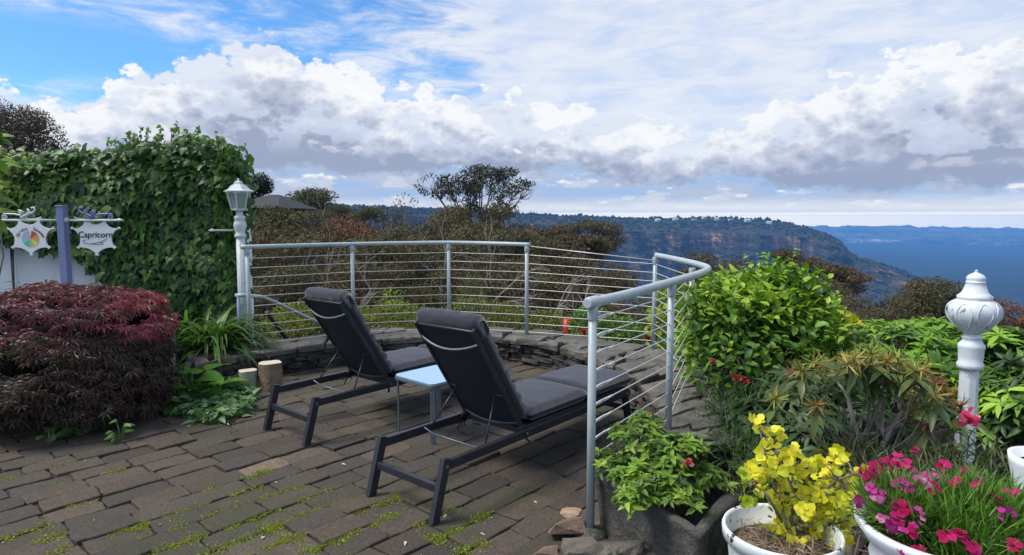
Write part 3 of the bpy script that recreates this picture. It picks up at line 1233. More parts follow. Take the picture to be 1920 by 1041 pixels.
def build_stair_rail():
    t = thing('stair_handrail', 'sloping lavender grey handrail of the steps going down behind the wall', 'handrail', (-2.85, 6.5, 0))
    o = Vector((-2.85, 6.5, 0))
    a = Vector(pt(447, 556, 6.5))
    m = MB()
    m.tube([Vector((a.x, 6.5, WALL_TOP - .05)) - o, a - o], .018, 12)
    m.build('post', 'lavender_paint', t)
    b = Vector(pt(492, 557, 6.75))
    c = Vector(pt(600, 607, 7.75))
    c2 = c + (c - b) * .6
    m = MB()
    m.tube([a - o + Vector((-.03, 0, .01)), a - o + Vector((.05, 0, .012)), b - o, b - o + (c - b) * .2 + Vector((0, 0, .01)), c - o, c2 - o], .02, 12)
    m.build('sloping_rail', 'rail_paint', t)
    m = MB()
    g = ground_z(c2.x, c2.y)
    m.tube([c2 - o, Vector((c2.x, c2.y, g)) - o], .018, 10)
    m.build('lower_post', 'rail_paint', t)
    d1, d2 = Vector(pt(500, 585, 7.4)), Vector(pt(540, 640, 7.9))
    m = MB()
    m.tube([d1 - o, d2 - o, d2 - o + (d2 - d1) * .8], .025, 8)
    m.build('lower_rail', 'black_metal', t)


build_stair_rail()


# ---------------------------------------------------------------- sun loungers
def soft_block(nx, ny, L, W, T, crown, rs, seams=(), pil=.5, wr=.004):
    """cushion: x across W, y along L, z thickness T, edges rounded"""
    vs, fs = [], []

    def prof(t):
        e = 1 - abs(2 * t - 1)
        return min(1, (e / .14)) if e < .14 else 1
    from mathutils import noise as mn
    top = {}
    for side in (0, 1):
        for j in range(ny + 1):
            v = j / ny
            for i in range(nx + 1):
                u = i / nx
                ex, ey = prof(u), 1 - max(0, 1 - min(v, 1 - v) / (.07 / L * 1.0)) if L else 1
                ey = max(0, ey)
                e = math.sqrt(max(0, 1 - (1 - ex) ** 2)) * math.sqrt(max(0, 1 - (1 - ey) ** 2))
                x = (u - .5) * W
                y = v * L
                dome = crown * (1 - (2 * u - 1) ** 2)
                z = T / 2 * e + dome * e
                for s in seams:
                    dd = abs(v - s) * L
                    z -= .022 * math.exp(-(dd / .012) ** 2) * e
                    z += .006 * math.exp(-(dd / .05) ** 2) * e
                n1 = mn.noise(Vector((x * 7, y * 5, 3 + side * 9)))
                n2 = mn.noise(Vector((x * 4, y * 24, 8 + side * 9)))
                edge = 1 - min(1, min(u, 1 - u) / .25)
                z += (n1 * wr + n2 * wr * 1.6 * (.25 + edge)) * e
                z = z if side == 0 else -T / 2 * e * .9
                top[(side, i, j)] = len(vs)
                vs.append((x, y, z))
    for j in range(ny):
        for i in range(nx):
            fs.append((top[0, i, j], top[0, i + 1, j], top[0, i + 1, j + 1], top[0, i, j + 1]))
            fs.append((top[1, i, j], top[1, i, j + 1], top[1, i + 1, j + 1], top[1, i + 1, j]))
    for j in range(ny):
        fs.append((top[0, 0, j], top[0, 0, j + 1], top[1, 0, j + 1], top[1, 0, j]))
        fs.append((top[0, nx, j + 1], top[0, nx, j], top[1, nx, j], top[1, nx, j + 1]))
    for i in range(nx):
        fs.append((top[0, i + 1, 0], top[0, i, 0], top[1, i, 0], top[1, i + 1, 0]))
        fs.append((top[0, i, ny], top[0, i + 1, ny], top[1, i + 1, ny], top[1, i, ny]))
    return vs, fs


def make_lounger(label, loc, yaw, seed):
    rs = rng(seed)
    t = thing('sun_lounger', label, 'sun lounger', (loc[0], loc[1], 0), -yaw, 'sun loungers on the patio')
    Wd, H, L, pv, bl, ba = .53, .32, 2.02, .755, .775, R(57.0)
    w = Wd / 2
    # frame: two side rails, end and cross rails
    m = MB()
    for s in (-1, 1):
        m.beam((s * w, .10, H - .028), (s * w, L - .03, H - .028), .032, .052)
        m.beam((s * (w - .021), pv - .02, H + .004), (s * (w - .021), L - .05, H + .004), .03, .02)
    for y in (pv + .03, L - .06):
        m.beam((-w + .017, y, H - .03), (w - .017, y, H - .03), .03, .035)
    fr = m.build('frame', 'black_metal', t, .004)
    m = MB()
    m.box((0, (pv + L) / 2, H - .004), (Wd - .07, L - pv - .12, .012))
    m.build('seat_sling', 'sling_fabric', t)
    for y0, y1, nm in ((0, .088, 'rear'), (L - .01, L - .095, 'front')):
        for s in (-1, 1):
            m = MB()
            m.beam((s * w, y0, 0), (s * w, y1 + (.006 if nm == 'rear' else -.006), H + .012), .036, .052, up=(0, 1, 0))
            m.build('leg', 'black_metal', t, .004)
        m = MB()
        f = .55
        ym = y0 * (1 - f) + y1 * f
        m.beam((-w + .018, ym, H * f), (w - .018, ym, H * f), .03, .042)
        m.build('leg_brace', 'black_metal', t, .003)
    # reclining back: built in the plane of the back
    dv = Vector((0, -math.cos(ba), math.sin(ba)))       # up the back
    nv = Vector((0, math.sin(ba), math.cos(ba)))        # towards the sitter
    p0 = Vector((0, pv, H + .01))

    def B(x, a, n=0.0):
        return p0 + Vector((x, 0, 0)) + dv * a + nv * n
    wb = w - .03
    m = MB()
    for s in (-1, 1):
        m.beam(B(s * wb, -.02), B(s * wb, bl), .022, .030, up=nv)
    m.tube([B(-wb, .03)] + [B(wb * q, .03 - .012 * (1 - q * q), -.035 * (1 - q * q)) for q in np.linspace(-.95, .95, 9)] + [B(wb, .03)], .010, 8)
    m.tube([B(-wb, bl - .015), B(wb, bl - .015)], .009, 8)
    m.build('back_frame', 'black_metal', t, .003)
    m = MB()
    m.tube([B(-wb, bl - .10, -.006)] + [B(wb * q, bl - .10 - .03 * (1 - q * q), -.012 - .045 * (1 - q * q)) for q in np.linspace(-.92, .92, 13)] + [B(wb, bl - .10, -.006)], .0075, 8)
    m.build('carry_bar', 'table_metal', t)
    vs, fs = [], []
    nx, ny = 10, 14
    for k, th in enumerate((-.004, .004)):
        for j in range(ny + 1):
            for i in range(nx + 1):
                u, v = i / nx * 2 - 1, j / ny
                sag = -.022 * (1 - u * u) * math.sin(math.pi * min(1, v * 1.1))
                a = v * (bl - .02) + .0
                if j == 0:
                    a += -.025 * (1 - u * u)
                q = B(u * (wb - .004), a, sag + th)
                vs.append(q)
    o = (nx + 1) * (ny + 1)
    for j in range(ny):
        for i in range(nx):
            a = j * (nx + 1) + i
            fs.append((a, a + nx + 1, a + nx + 2, a + 1))
            fs.append((o + a, o + a + 1, o + a + nx + 2, o + a + nx + 1))
    m = MB()
    m.add(vs, fs, True)
    m.build('back_sling', 'sling_fabric', t)
    # stay rods and the wire cross rod they hook into
    for s in (-1, 1):
        m = MB()
        m.tube([B(s * (wb - .01), .27, -.012), B(s * (wb - .075), .265, -.016)], .006, 6)
        m.tube([B(s * (wb - .075), .265, -.016), Vector((s * (w - .035), .44, H - .012))], .0055, 8)
        m.build('stay_rod', 'black_metal', t)
    m = MB()
    m.tube([(-w + .02, .40, H - .012), (-w + .05, .44, H - .055), (w - .05, .44, H - .055), (w - .02, .40, H - .012)], .005, 8)
    m.build('cross_rod', 'table_metal', t)
    for s in (-1, 1):
        for y, z in ((.085, H - .03), (L - .08, H - .03), (pv, H - .025)):
            m = MB()
            m.tube([(s * (w + .014), y, z), (s * (w + .023), y, z)], .009, 10)
            m.build('bolt', 'table_metal', t)
    # mattress
    ct = .085
    vs, fs = soft_block(22, 30, .66, Wd - .005, ct, .014, rs)
    m = MB()
    m.add([Vector((x, pv + .05 + y, H + .015 + ct / 2 + z)) for x, y, z in vs], fs, True)
    m.build('seat_cushion', 'cushion_fabric', t)
    vs, fs = soft_block(22, 26, .60, Wd - .005, ct, .012, rs)
    m = MB()
    m.add([Vector((x, pv + .705 + y, H + .015 + ct / 2 + z)) for x, y, z in vs], fs, True)
    m.build('foot_cushion', 'cushion_fabric', t)
    for nm_, y0_, L_ in (('seat_cushion', pv + .05, .66), ('foot_cushion', pv + .705, .60)):
        m = MB()
        x_, z_ = (Wd - .005) / 2 - .002, H + .015 + ct * .56
        loop = [(-x_, y0_ + .006, z_), (x_, y0_ + .006, z_), (x_, y0_ + L_ - .006, z_), (-x_, y0_ + L_ - .006, z_), (-x_, y0_ + .006, z_)]
        m.tube(loop, .0045, 6)
        m.build('piping', 'ribbon', [c for c in t.children if c.name.startswith(nm_)][0])
    # back cushion with creased tufts down its side and a thicker head roll that caps the frame
    vs, fs = soft_block(22, 56, bl - .04, Wd - .01, .085, .016, rs, seams=(.14, .27, .40, .53, .66), wr=.009)
    m = MB()
    m.add([B(x, .02 + y, .05 + z) for x, y, z in vs], fs, True)
    m.build('back_cushion', 'cushion_fabric', t)
    vs, fs = [], []
    nx, na = 26, 22
    from mathutils import noise as mn
    for i in range(nx + 1):
        u = i / nx * 2 - 1
        e = (1 - abs(u) ** 7) ** .5
        for k in range(na):
            an = 2 * math.pi * k / na
            ca, sa = math.cos(an), math.sin(an)
            ra, rn = (.075 if ca > 0 else .085), (.062 if sa > 0 else .050)
            p_ = 2.8
            q = (abs(ca) ** p_ + abs(sa) ** p_) ** (-1 / p_)
            wr = mn.noise(Vector((u * 5, ca * 2.2, sa * 2.2 + seed))) * .006 + mn.noise(Vector((u * 13, ca * 3, sa * 4 + seed))) * .003
            a = bl - .030 + ca * q * (ra + wr) * (.62 + .38 * e)
            n = .055 + sa * q * (rn + wr) * (.5 + .5 * e)
            vs.append(B(u * (wb + .028), a, n))
    for i in range(nx):
        for k in range(na):
            k2 = (k + 1) % na
            fs.append((i * na + k, i * na + k2, (i + 1) * na + k2, (i + 1) * na + k))
    fs += [tuple(range(na)), tuple(nx * na + k for k in reversed(range(na)))]
    m = MB()
    m.add(vs, fs, True)
    m.build('head_roll', 'cushion_fabric', t)
    for s in (-1, 1):
        m = MB()
        c = Vector((s * (w - .02), pv - .01, H - .03))
        for k in range(3):
            a = rs.uniform(-1, 1)
            m.tube([c, c + Vector((s * .012, -.03 * a, -.03)), c + Vector((s * .016, -.06 * a, -.05 - .03 * rs.rand()))], .004, 5)
        m.tube([c + Vector((0, .03 * math.cos(q), .022 * math.sin(q))) for q in np.linspace(0, 6.28, 10)], .005, 5)
        m.build('tie', 'ribbon', t)
    return t


make_lounger('black cushioned sun lounger right beside the cable railing post, its back to us', (-.612, 3.379), R(40.4), 3)
make_lounger('black cushioned sun lounger by the stone wall and the two log stumps', (-1.648, 4.528), R(40.0), 8)


def build_table():
    c = Vector((-.565, 4.645, 0))
    t = thing('side_table', 'small side table with pale blue glass top between the two loungers', 'side table', c, R(-42.5))
    s, H = .225, .44

    def rr(h, r, n=6):
        p = []
        for cx, cy, a0 in ((h - r, h - r, 0), (-h + r, h - r, 90), (-h + r, -h + r, 180), (h - r, -h + r, 270)):
            for k in range(n + 1):
                a = R(a0 + 90 * k / n)
                p.append((cx + r * math.cos(a), cy + r * math.sin(a)))
        return p
    m = MB()
    m.prism(rr(s, .05), H - .030, H - .004)
    m.build('rim', 'table_metal', t, .004)
    m = MB()
    m.prism(rr(s - .006, .045), H - .003, H + .006)
    m.build('glass_top', 'table_glass', t, .002)
    for sx, sy in ((-1, -1), (1, -1), (1, 1), (-1, 1)):
        m = MB()
        x, y = sx * (s - .028), sy * (s - .028)
        m.beam((x, y, H - .03), (x * .98, y * .98, 0), .012, .036, up=(1, 1, 0) if sx * sy < 0 else (1, -1, 0))
        m.build('leg', 'table_metal', t, .003)


build_table()


# ---------------------------------------------------------------- log stumps
def build_log(px, py, rad, h, mat, label, seed):
    rs = rng(seed)
    c = gz(px, py, 0)
    c[1] += rad
    t = thing('log_stump', label, 'log stump', c, 0, 'log stumps beside the stone wall')
    n, k = 28, 9
    vs, fs = [], []
    ph = rs.uniform(0, 6, 4)
    for j in range(k):
        z = h * j / (k - 1)
        for i in range(n):
            a = 2 * math.pi * i / n
            r = rad * (1 + .05 * math.sin(2 * a + ph[0]) + .035 * math.sin(5 * a + ph[1] + z * 6) + .02 * math.sin(11 * a + ph[2]) + rs.normal(0, .012) + .05 * (1 - j / (k - 1)) ** 2)
            vs.append((r * math.cos(a), r * math.sin(a), z))
    for j in range(k - 1):
        for i in range(n):
            fs.append((j * n + i, j * n + (i + 1) % n, (j + 1) * n + (i + 1) % n, (j + 1) * n + i))
    m = MB()
    m.add(vs, fs, True)
    m.add([vs[i] for i in range(n)], [tuple(reversed(range(n)))])
    m.build('bark', mat, t)
    top = vs[-n:]
    m = MB()
    m.add([(x * .97, y * .97, z + .002 + .004 * math.sin(3 * x / rad)) for x, y, z in top] + [(0, 0, h + .006)], [(i, (i + 1) % n, n) for i in range(n)], False)
    m.build('sawn_face', 'cut_wood', t)


build_log(459, 737, .082, .19, 'pale_log', 'smaller smooth pale grey log stump of the pair', 1)
build_log(500, 735, .103, .25, 'log_bark', 'larger brown log stump with rough flaking bark', 2)


# ---------------------------------------------------------------- left lamp post
def build_lantern_post():
    c = Vector(pt(459, 650, 6.75))
    c.z = -.05
    H = pt(455, 335, 6.75)[2] - c.z
    t = thing('lamp_post', 'white fluted lamp post with a six sided lantern beside the ivy', 'lamp post', c, R(8))
    m = MB()
    top = H - .62
    m.lathe([(.085, 0), (.085, .12), (.062, .16), (.058, .2)], 24)
    m.build('base', 'white_paint', t)
    m = MB()
    m.lathe([(.050, .2), (.044, top)], 48, flute=.055, nfl=12)
    m.build('shaft', 'white_paint', t)
    m = MB()
    z = top
    m.lathe([(.047, z), (.058, z + .012), (.058, z + .035), (.046, z + .045), (.050, z + .075), (.066, z + .12), (.060, z + .165), (.046, z + .185), (.056, z + .20), (.056, z + .225), (.036, z + .24), (.034, z + .275), (.05, z + .29)], 32)
    m.build('capital', 'white_paint', t)
    z0, z1 = z + .29, z + .48
    hx = [(math.cos(R(60 * k + 30)), math.sin(R(60 * k + 30))) for k in range(6)]
    m = MB()
    for k in range(6):
        a, b = hx[k], hx[(k + 1) % 6]
        m.beam((a[0] * .075, a[1] * .075, z0), (a[0] * .118, a[1] * .118, z1), .014, .014)
        m.beam((a[0] * .075, a[1] * .075, z0 + .008), (b[0] * .075, b[1] * .075, z0 + .008), .013, .018)
        m.beam((a[0] * .118, a[1] * .118, z1 - .008), (b[0] * .118, b[1] * .118, z1 - .008), .013, .022)
    m.build('lantern_frame', 'white_paint', t, .002)
    vs = [(x * .070, y * .070, z0 + .006) for x, y in hx] + [(x * .112, y * .112, z1 - .01) for x, y in hx]
    m = MB()
    m.add(vs, [(k, (k + 1) % 6, 6 + (k + 1) % 6, 6 + k) for k in range(6)] + [tuple(reversed(range(6)))])
    m.build('lantern_glass', 'lamp_glass', t)
    m = MB()
    m.lathe([(.118, z1 - .004), (.150, z1 - .002), (.152, z1 + .012), (.118, z1 + .028), (.082, z1 + .066), (.050, z1 + .082), (.046, z1 + .10), (.030, z1 + .115), (.012, z1 + .122), (.014, z1 + .135), (.004, z1 + .146)], 6, smooth=False)
    m.build('lantern_roof', 'white_paint', t, .003)
    m = MB()
    za = pt(420, 432, 6.75)[2] - c.z
    m.tube([(0, 0, za), (-.26, .0, za), (-.275, 0, za), (-.315, 0, za)], [.010, .010, .018, .003], 10)
    m.build('ladder_arm', 'white_paint', t)


build_lantern_post()


# ---------------------------------------------------------------- right lamp post
def build_globe_post():
    Y = 3.45
    c = Vector(pt(1822, 640, Y))
    c.z = -.06
    H = pt(1828, 507, Y)[2] - c.z
    t = thing('lamp_post', 'weathered white garden post with a ribbed globe top among the rhododendrons', 'lamp post', c, R(12))

    def zz(py):
        return pt(1826, py, Y)[2] - c.z
    m = MB()
    m.lathe([(.062, 0), (.062, .1), (.05, .13), (.050, .2), (.046, zz(692))], 8, smooth=False)
    m.build('shaft', 'worn_paint', t, .004)
    m = MB()
    m.lathe([(.048, zz(693)), (.062, zz(689)), (.064, zz(682)), (.056, zz(678)), (.059, zz(668)), (.060, zz(655)), (.064, zz(650)), (.062, zz(646)), (.050, zz(641)), (.043, zz(637)), (.046, zz(634)), (.050, zz(632)), (.036, zz(629)), (.036, zz(622))], 32)
    m.build('capital', 'worn_paint', t)
    m = MB()
    zc = zz(590)
    prof = [(.034, zz(627)), (.055, zz(622)), (.085, zz(611)), (.110, zz(600)), (.122, zz(590)), (.124, zz(582)), (.118, zz(573)), (.100, zz(566)), (.076, zz(561))]
    m.lathe(prof, 64, flute=.022, nfl=8)
    gl = m.build('globe', 'worn_paint', t)
    for k in range(8):
        a0 = R(45 * k + 22.5)
        loop = []
        for s in np.linspace(0, 1, 25):
            an = 2 * math.pi * s
            zq = zz(590) + (zz(567) - zz(590)) * (math.sin(an) if math.sin(an) > 0 else 0) + (zz(590) - zz(616)) * (math.sin(an) if math.sin(an) < 0 else 0)
            half = .30 * math.cos(an) * (1 if math.sin(an) > 0 else (1 + .35 * math.sin(an)))
            rr = np.interp(zq, [p[1] for p in prof], [p[0] for p in prof])
            a = a0 + half
            rr *= 1 + .022 * math.cos(8 * a) + .012
            loop.append((rr * math.cos(a), rr * math.sin(a), zq))
        mm = MB()
        mm.tube(loop, .0034, 6, caps=False)
        mm.build('petal_rib', 'worn_paint', gl)
    m = MB()
    m.lathe([(.078, zz(562)), (.082, zz(559)), (.082, zz(555)), (.070, zz(552)), (.060, zz(548)), (.050, zz(538)), (.044, zz(531)), (.046, zz(530)), (.046, zz(528)), (.040, zz(527)),
             (.044, zz(524)), (.044, zz(520)), (.034, zz(516)), (.020, zz(513)), (.008, zz(511)), (.007, zz(509)), (.010, zz(508)), (.002, zz(506))], 36)
    m.build('finial', 'worn_paint', t)


build_globe_post()


# ---------------------------------------------------------------- signs and white wall
SY = 5.9                                       # distance of the sign post


def sign_outline(n=9):
    """scalloped plaque: concave arcs between seven little horned tips; unit-ish coordinates"""
    tips = [(-.52, .24), (-.22, .46), (.22, .46), (.52, .24), (.40, -.30), (0, -.50), (-.40, -.30)]
    deep = [.10, .13, .10, .12, .075, .075, .12]
    tips = tips[::1]
    pts = []
    for i, a in enumerate(tips):
        b = tips[(i + 1) % len(tips)]
        a_, b_ = Vector(a), Vector(b)
        d = b_ - a_
        nn = Vector((d.y, -d.x)).normalized()
        if nn.dot((a_ + b_) / 2) > 0:
            nn = -nn
        # horned tip
        dn = d.normalized()
        outw = a_.normalized()
        pts.append(tuple(a_ + outw * .035 + dn * .045))
        pts.append(tuple(a_ - outw * .005 + dn * .030))
        for k in range(1, n):
            s = k / n
            q = a_ * (1 - s) + b_ * s + nn * (deep[i] * math.sin(math.pi * s) ** .8)
            pts.append(tuple(q))
        outb = b_.normalized()
        pts.append(tuple(b_ - outb * .005 - dn * .030))
        pts.append(tuple(b_ + outb * .035 - dn * .045))
    return pts


def text_obj(body, size, mat, M, parent, name='lettering', bold=0.0):
    cu = bpy.data.curves.new(name, 'FONT')
    cu.body = body
    cu.size = size
    cu.align_x = 'CENTER'
    cu.align_y = 'CENTER'
    cu.extrude = .0008
    cu.offset = bold
    cu.resolution_u = 3
    cu.shear = .1
    cu.materials.append(MAT[mat])
    tmp = bpy.data.objects.new('tmp', cu)
    COL.objects.link(tmp)
    bpy.context.view_layer.update()
    me = bpy.data.meshes.new_from_object(tmp.evaluated_get(bpy.context.evaluated_depsgraph_get()))
    bpy.data.objects.remove(tmp)
    me.transform(M)
    me.materials.clear()
    me.materials.append(MAT[mat])
    o = bpy.data.objects.new(name, me)
    COL.objects.link(o)
    o.parent = parent
    return o


def scroll(m, c, sc, flip):
    """wrought scroll ornament in the x-z plane"""
    def T(x, z):
        return (c[0] + flip * x * sc, c[1], c[2] + z * sc)
    sp = [T(-.95 + .13 * (1 - q * .72) * math.cos(1.2 + q * 7.6) + .10, .16 + .15 * (1 - q * .72) * math.sin(1.2 + q * 7.6)) for q in np.linspace(1, 0, 22)]
    arc = [T(-.80 + q * 1.05, .30 + .10 * math.sin(q * 2.6) - .24 * q) for q in np.linspace(0, 1, 12)]
    m.tube(sp + arc, .0085, 8)
    m.tube([T(.25, .04), T(.02, .05), T(-.05, .12), T(.12, .2), T(.30, .28), T(.38, .45), T(.28, .55)], [.010, .012, .012, .014, .013, .010, .005], 8)
    m.tube([T(.30, .28), T(.55, .36), T(.66, .50), T(.60, .62), T(.48, .60), T(.50, .52)], [.013, .011, .010, .009, .008, .006], 8)
    m.tube([T(.05, .22), T(-.08, .36), T(-.16, .50), T(-.02, .44), T(.10, .34)], [.012, .012, .006, .010, .012], 8)
    m.tube([T(.25, .04), T(.45, .02), T(.62, .05), T(.80, .08), T(.92, .14), T(.95, .06)], [.010, .009, .008, .008, .007, .005], 8)


def build_signs():
    base = pt(125, 530, SY)
    t = thing('sign_post', 'lavender square sign post with white cross arm in front of the ivy', 'sign post', (base[0], SY, -.05), R(-2))
    o = Vector((base[0], SY, -.05))
    zt = pt(121, 388, SY)[2] + .05
    m = MB()
    m.box((0, 0, zt / 2), (.068, .068, zt))
    m.box((0, 0, zt + .006), (.078, .078, .012))
    m.build('post', 'lavender_paint', t, .004)
    za = pt(120, 413, SY)[2] + .05
    m = MB()
    x1 = pt(228, 413, SY)[0] - base[0]
    m.tube([(.03, 0, za), (x1 - .02, 0, za), (x1 - .015, 0, za), (x1 + .035, 0, za)], [.011, .011, .019, .002], 12)
    m.tube([(.034, 0, za), (.05, 0, za)], [.03, .012], 12)
    m.tube([(-.03, 0, za), (-.85, 0, za)], .011, 12)
    m.build('cross_arm', 'white_paint', t)
    m = MB()
    scroll(m, (pt(40, 413, SY)[0] - base[0], 0, za), .19, 1)
    m.build('scroll', 'white_paint', t)
    m = MB()
    scroll(m, (pt(176, 413, SY)[0] - base[0], 0, za), .19, -1)
    m.build('scroll', 'lavender_paint', t)

    def plaque(px, label):
        cc = pt(px, 444, SY)
        s = thing('hanging_sign', label, 'sign', (cc[0], SY, cc[2]), R(-2), 'hanging signs on the sign post')
        out = sign_outline()
        M = Matrix.Rotation(R(90), 4, 'X')
        w, h = .435, .335
        m = MB()
        m.prism([(x * w, z * h) for x, z in reversed(out)], -.007, .007, M)
        m.build('board', 'sign_board', s, .0015)
        for q in (-.095, .095):
            m = MB()
            m.tube([(q, 0, .135), (q * 1.05, 0, .155), (q, 0, za + base_z - cc[2])], .005, 6)
            m.build('hanger', 'white_paint', s)
        return s, cc
    base_z = -.05
    s, cc = plaque(180, 'white scalloped sign lettered Capricorn hanging right of the lavender post')
    FM = Matrix.Rotation(R(90), 4, 'X')
    text_obj('Capricorn', .079, 'sign_ink', Matrix.Translation((0, -.0095, .018)) @ FM, s, bold=.0006)
    m = MB()
    m.tube([(-.10 + .02 * math.cos(q), -.0085, -.045 + .016 * math.sin(q)) for q in np.linspace(1, 5, 8)] + [(-.03, -.0085, -.066), (.04, -.0085, -.048), (.11, -.0085, -.020)], .0022, 6)
    m.tube([(.02 + .05 * math.cos(q), -.0085, -.06 + .010 * math.sin(q)) for q in np.linspace(2.6, 8, 12)], .002, 6)
    m.build('swash', 'sign_ink', s)
    s, cc = plaque(57, 'white scalloped sign with a colour wheel hanging left of the lavender post')
    # colour wheel
    cols = ['wheel_red', 'wheel_orange', 'wheel_gold', 'wheel_yellow', 'wheel_olive', 'wheel_green', 'wheel_aqua', 'wheel_grey']
    spans = [(80, 35), (35, 0), (0, -28), (-28, -62), (-62, -95), (-95, -145), (-145, -180), (180, 97)]
    m = MB()
    for k, (a, b) in enumerate(spans):
        m.cur = k
        arc = [(0, 0)] + [(.082 * math.cos(R(q)), .076 * math.sin(R(q))) for q in np.linspace(a, b, 8)]
        m.add([(x + .005, -.0085, z - .020) for x, z in arc], [tuple(reversed(range(len(arc))))])
    m.build('colour_wheel', cols, s)
    for word, a0, a1 in (('Garden', 158, 104), ('Seasons', 72, 18)):
        for k, ch in enumerate(word):
            a = a0 + (a1 - a0) * k / (len(word) - 1)
            x, z = .112 * math.cos(R(a)) * 1.15, .108 * math.sin(R(a)) - .030
            text_obj(ch, .040, 'sign_ink', Matrix.Translation((x + .005, -.0095, z)) @ FM @ Matrix.Rotation(R((a - 90) * .75), 4, 'Z'), s, 'letter')


build_signs()


def build_white_wall():
    x0, x1, y = -9.5, -2.95, 7.05
    t = thing('garden_wall', 'white painted block wall half hidden under the ivy', 'wall', ((x0 + x1) / 2, y, -.1))
    m = MB()
    rs = rng(2)
    bh, bw, H = .30, .62, 1.95
    z = 0
    r_ = 0
    while z < H:
        x = x0 - (bw / 2 if r_ % 2 else 0)
        while x < x1:
            a, b = max(x, x0), min(x + bw, x1)
            if b - a > .05:
                d = rs.normal(0, .002)
                m.box(((a + b) / 2 - (x0 + x1) / 2, .11 + d, z + bh / 2), (b - a - .006, .22, bh - .006))
            x += bw
        z += bh
        r_ += 1
    m.box((0, .11, H / 2), (x1 - x0 - .02, .205, H - .02))
    m.build('blockwork', 'wall_paint', t, .005)


build_white_wall()


# ---------------------------------------------------------------- trees
BROWN = [(.105, .078, .050), (.13, .092, .056), (.080, .064, .042), (.16, .105, .056), (.090, .088, .046), (.10, .105, .055)]
RUST = [(.19, .070, .042), (.22, .090, .045), (.13, .062, .038), (.16, .10, .05)]
OLIVE = [(.075, .085, .042), (.10, .105, .048), (.06, .066, .036), (.115, .10, .05)]
GREY = [(.105, .095, .08), (.14, .125, .105), (.08, .072, .056), (.07, .066, .046)]
DARKG = [(.022, .030, .018), (.032, .040, .022), (.045, .046, .026), (.018, .024, .016)]


def tree_proto(name, H, cr, crown0, nleaf, leaf, cols, seed, label, cat='tree', flat=.55, nclump=9, trunk_r=None, bark='bark', lean=0.0, open_=.0, twigs=True, wts=None):
    """H height, cr crown radius, crown0 height fraction where the crown starts"""
    rs = rng(seed)
    t = thing(name, label, cat)
    tr = trunk_r or H * .018
    m = MB()
    fork = H * crown0 * rs.uniform(.7, 1.0)
    n = 7
    px_, py_ = 0.0, 0.0
    tp = []
    for i in range(n):
        s = i / (n - 1)
        tp.append(Vector((lean * s * s * H * .3 + math.sin(s * 5 + seed) * tr * .9, math.cos(s * 4 + seed) * tr * .8, fork * s)))
    m.tube(tp, [tr * (1 - .4 * i / (n - 1)) for i in range(n)], 8)
    blobs = []
    top = tp[-1]
    zc0, zc1 = H * crown0, H
    for k in range(nclump):
        an = 2 * math.pi * (k / nclump) * 2.4 + rs.uniform(0, .8)
        f = ((k + .5) / nclump)
        rr = cr * rs.uniform(.25, .78) * (1 if k else .1)
        zf = 1 - .75 * (rr / cr) ** 1.6 * rs.uniform(.5, 1.3) - rs.uniform(0, .28)
        br = cr * rs.uniform(.30, .50) * (1 - .25 * open_)
        bz = br * flat * rs.uniform(.75, 1.15)
        c = np.array([rr * math.cos(an) + lean * H * .3, rr * math.sin(an), max(zc0 + bz * .6, zc0 + (zc1 - zc0) * zf - bz)])
        blobs.append((c, (br, br, bz)))
        # limb that carries the clump
        a = tp[-1 - (k % 2)]
        b = Vector(c) - Vector((0, 0, bz * .35))
        mid = (a + b) / 2 + Vector((rs.normal(0, .1), rs.normal(0, .1), rs.uniform(-.05, .12))) * cr * .5
        m.tube([a, a.lerp(mid, .5) + Vector((0, 0, .03 * cr)), mid, b], [tr * .55, tr * .42, tr * .3, tr * .14], 6, caps=False)
        if twigs:
            for q in range(4):
                e = Vector(c) + Vector(sph(rs, 1)[0]) * br * .85 * Vector((1, 1, flat)).x
                e.z = c[2] + (e.z - c[2]) * flat
                m.tube([mid.lerp(b, .6), (mid.lerp(b, .6) + e) / 2 + Vector(rs.normal(0, .04 * cr, 3)), e], [tr * .2, tr * .13, tr * .05], 4, caps=False)
    m.build('trunk', bark, t)
    P, O = in_blobs(rs, blobs, nleaf, .35)
    # ragged: drop leaves where a coarse noise is low so that sky shows through
    from mathutils import noise as mn
    keep = np.array([mn.noise(Vector(p * (2.6 / cr) + seed)) > -.18 - .25 * (1 - open_) for p in P])
    P, O = P[keep], O[keep]
    n = len(P)
    D = nrm(O * .6 + sph(rs, n) * .8 + np.array([0, 0, -.1]))
    N = nrm(O * .9 + sph(rs, n) * .4 + np.array([0, 0, .35]))
    sz = leaf * rs.uniform(.6, 1.4, n)
    leaves('crown', DIAMOND, P - D * sz[:, None] * .5, D, N, sz, sz * .8, palette(rs, n, cols, wts, .28), 'dry_leaf', t, smooth=False)
    t['top'] = float(np.percentile(P[:, 2], 99.5))
    return t


def place(proto, px, py_top, Y, scale, rz, label, group, used=set()):
    x = pt(px, py_top, Y)
    if proto.name in used:
        o = copy_tree(proto)
    else:
        o = proto
        used.add(proto.name)
    H = proto['top']
    o.location = (x[0], Y, x[2] - H * scale)
    o.rotation_euler = (0, 0, rz)
    o.scale = (scale, scale, scale)
    o['label'] = label
    if group:
        o['group'] = group
    return o


def proto(name, **kw):
    label = 'tree'
    t = tree_proto(name, label=label, **kw)
    t['height'] = kw['H']
    t['radius'] = kw['cr']
    return t


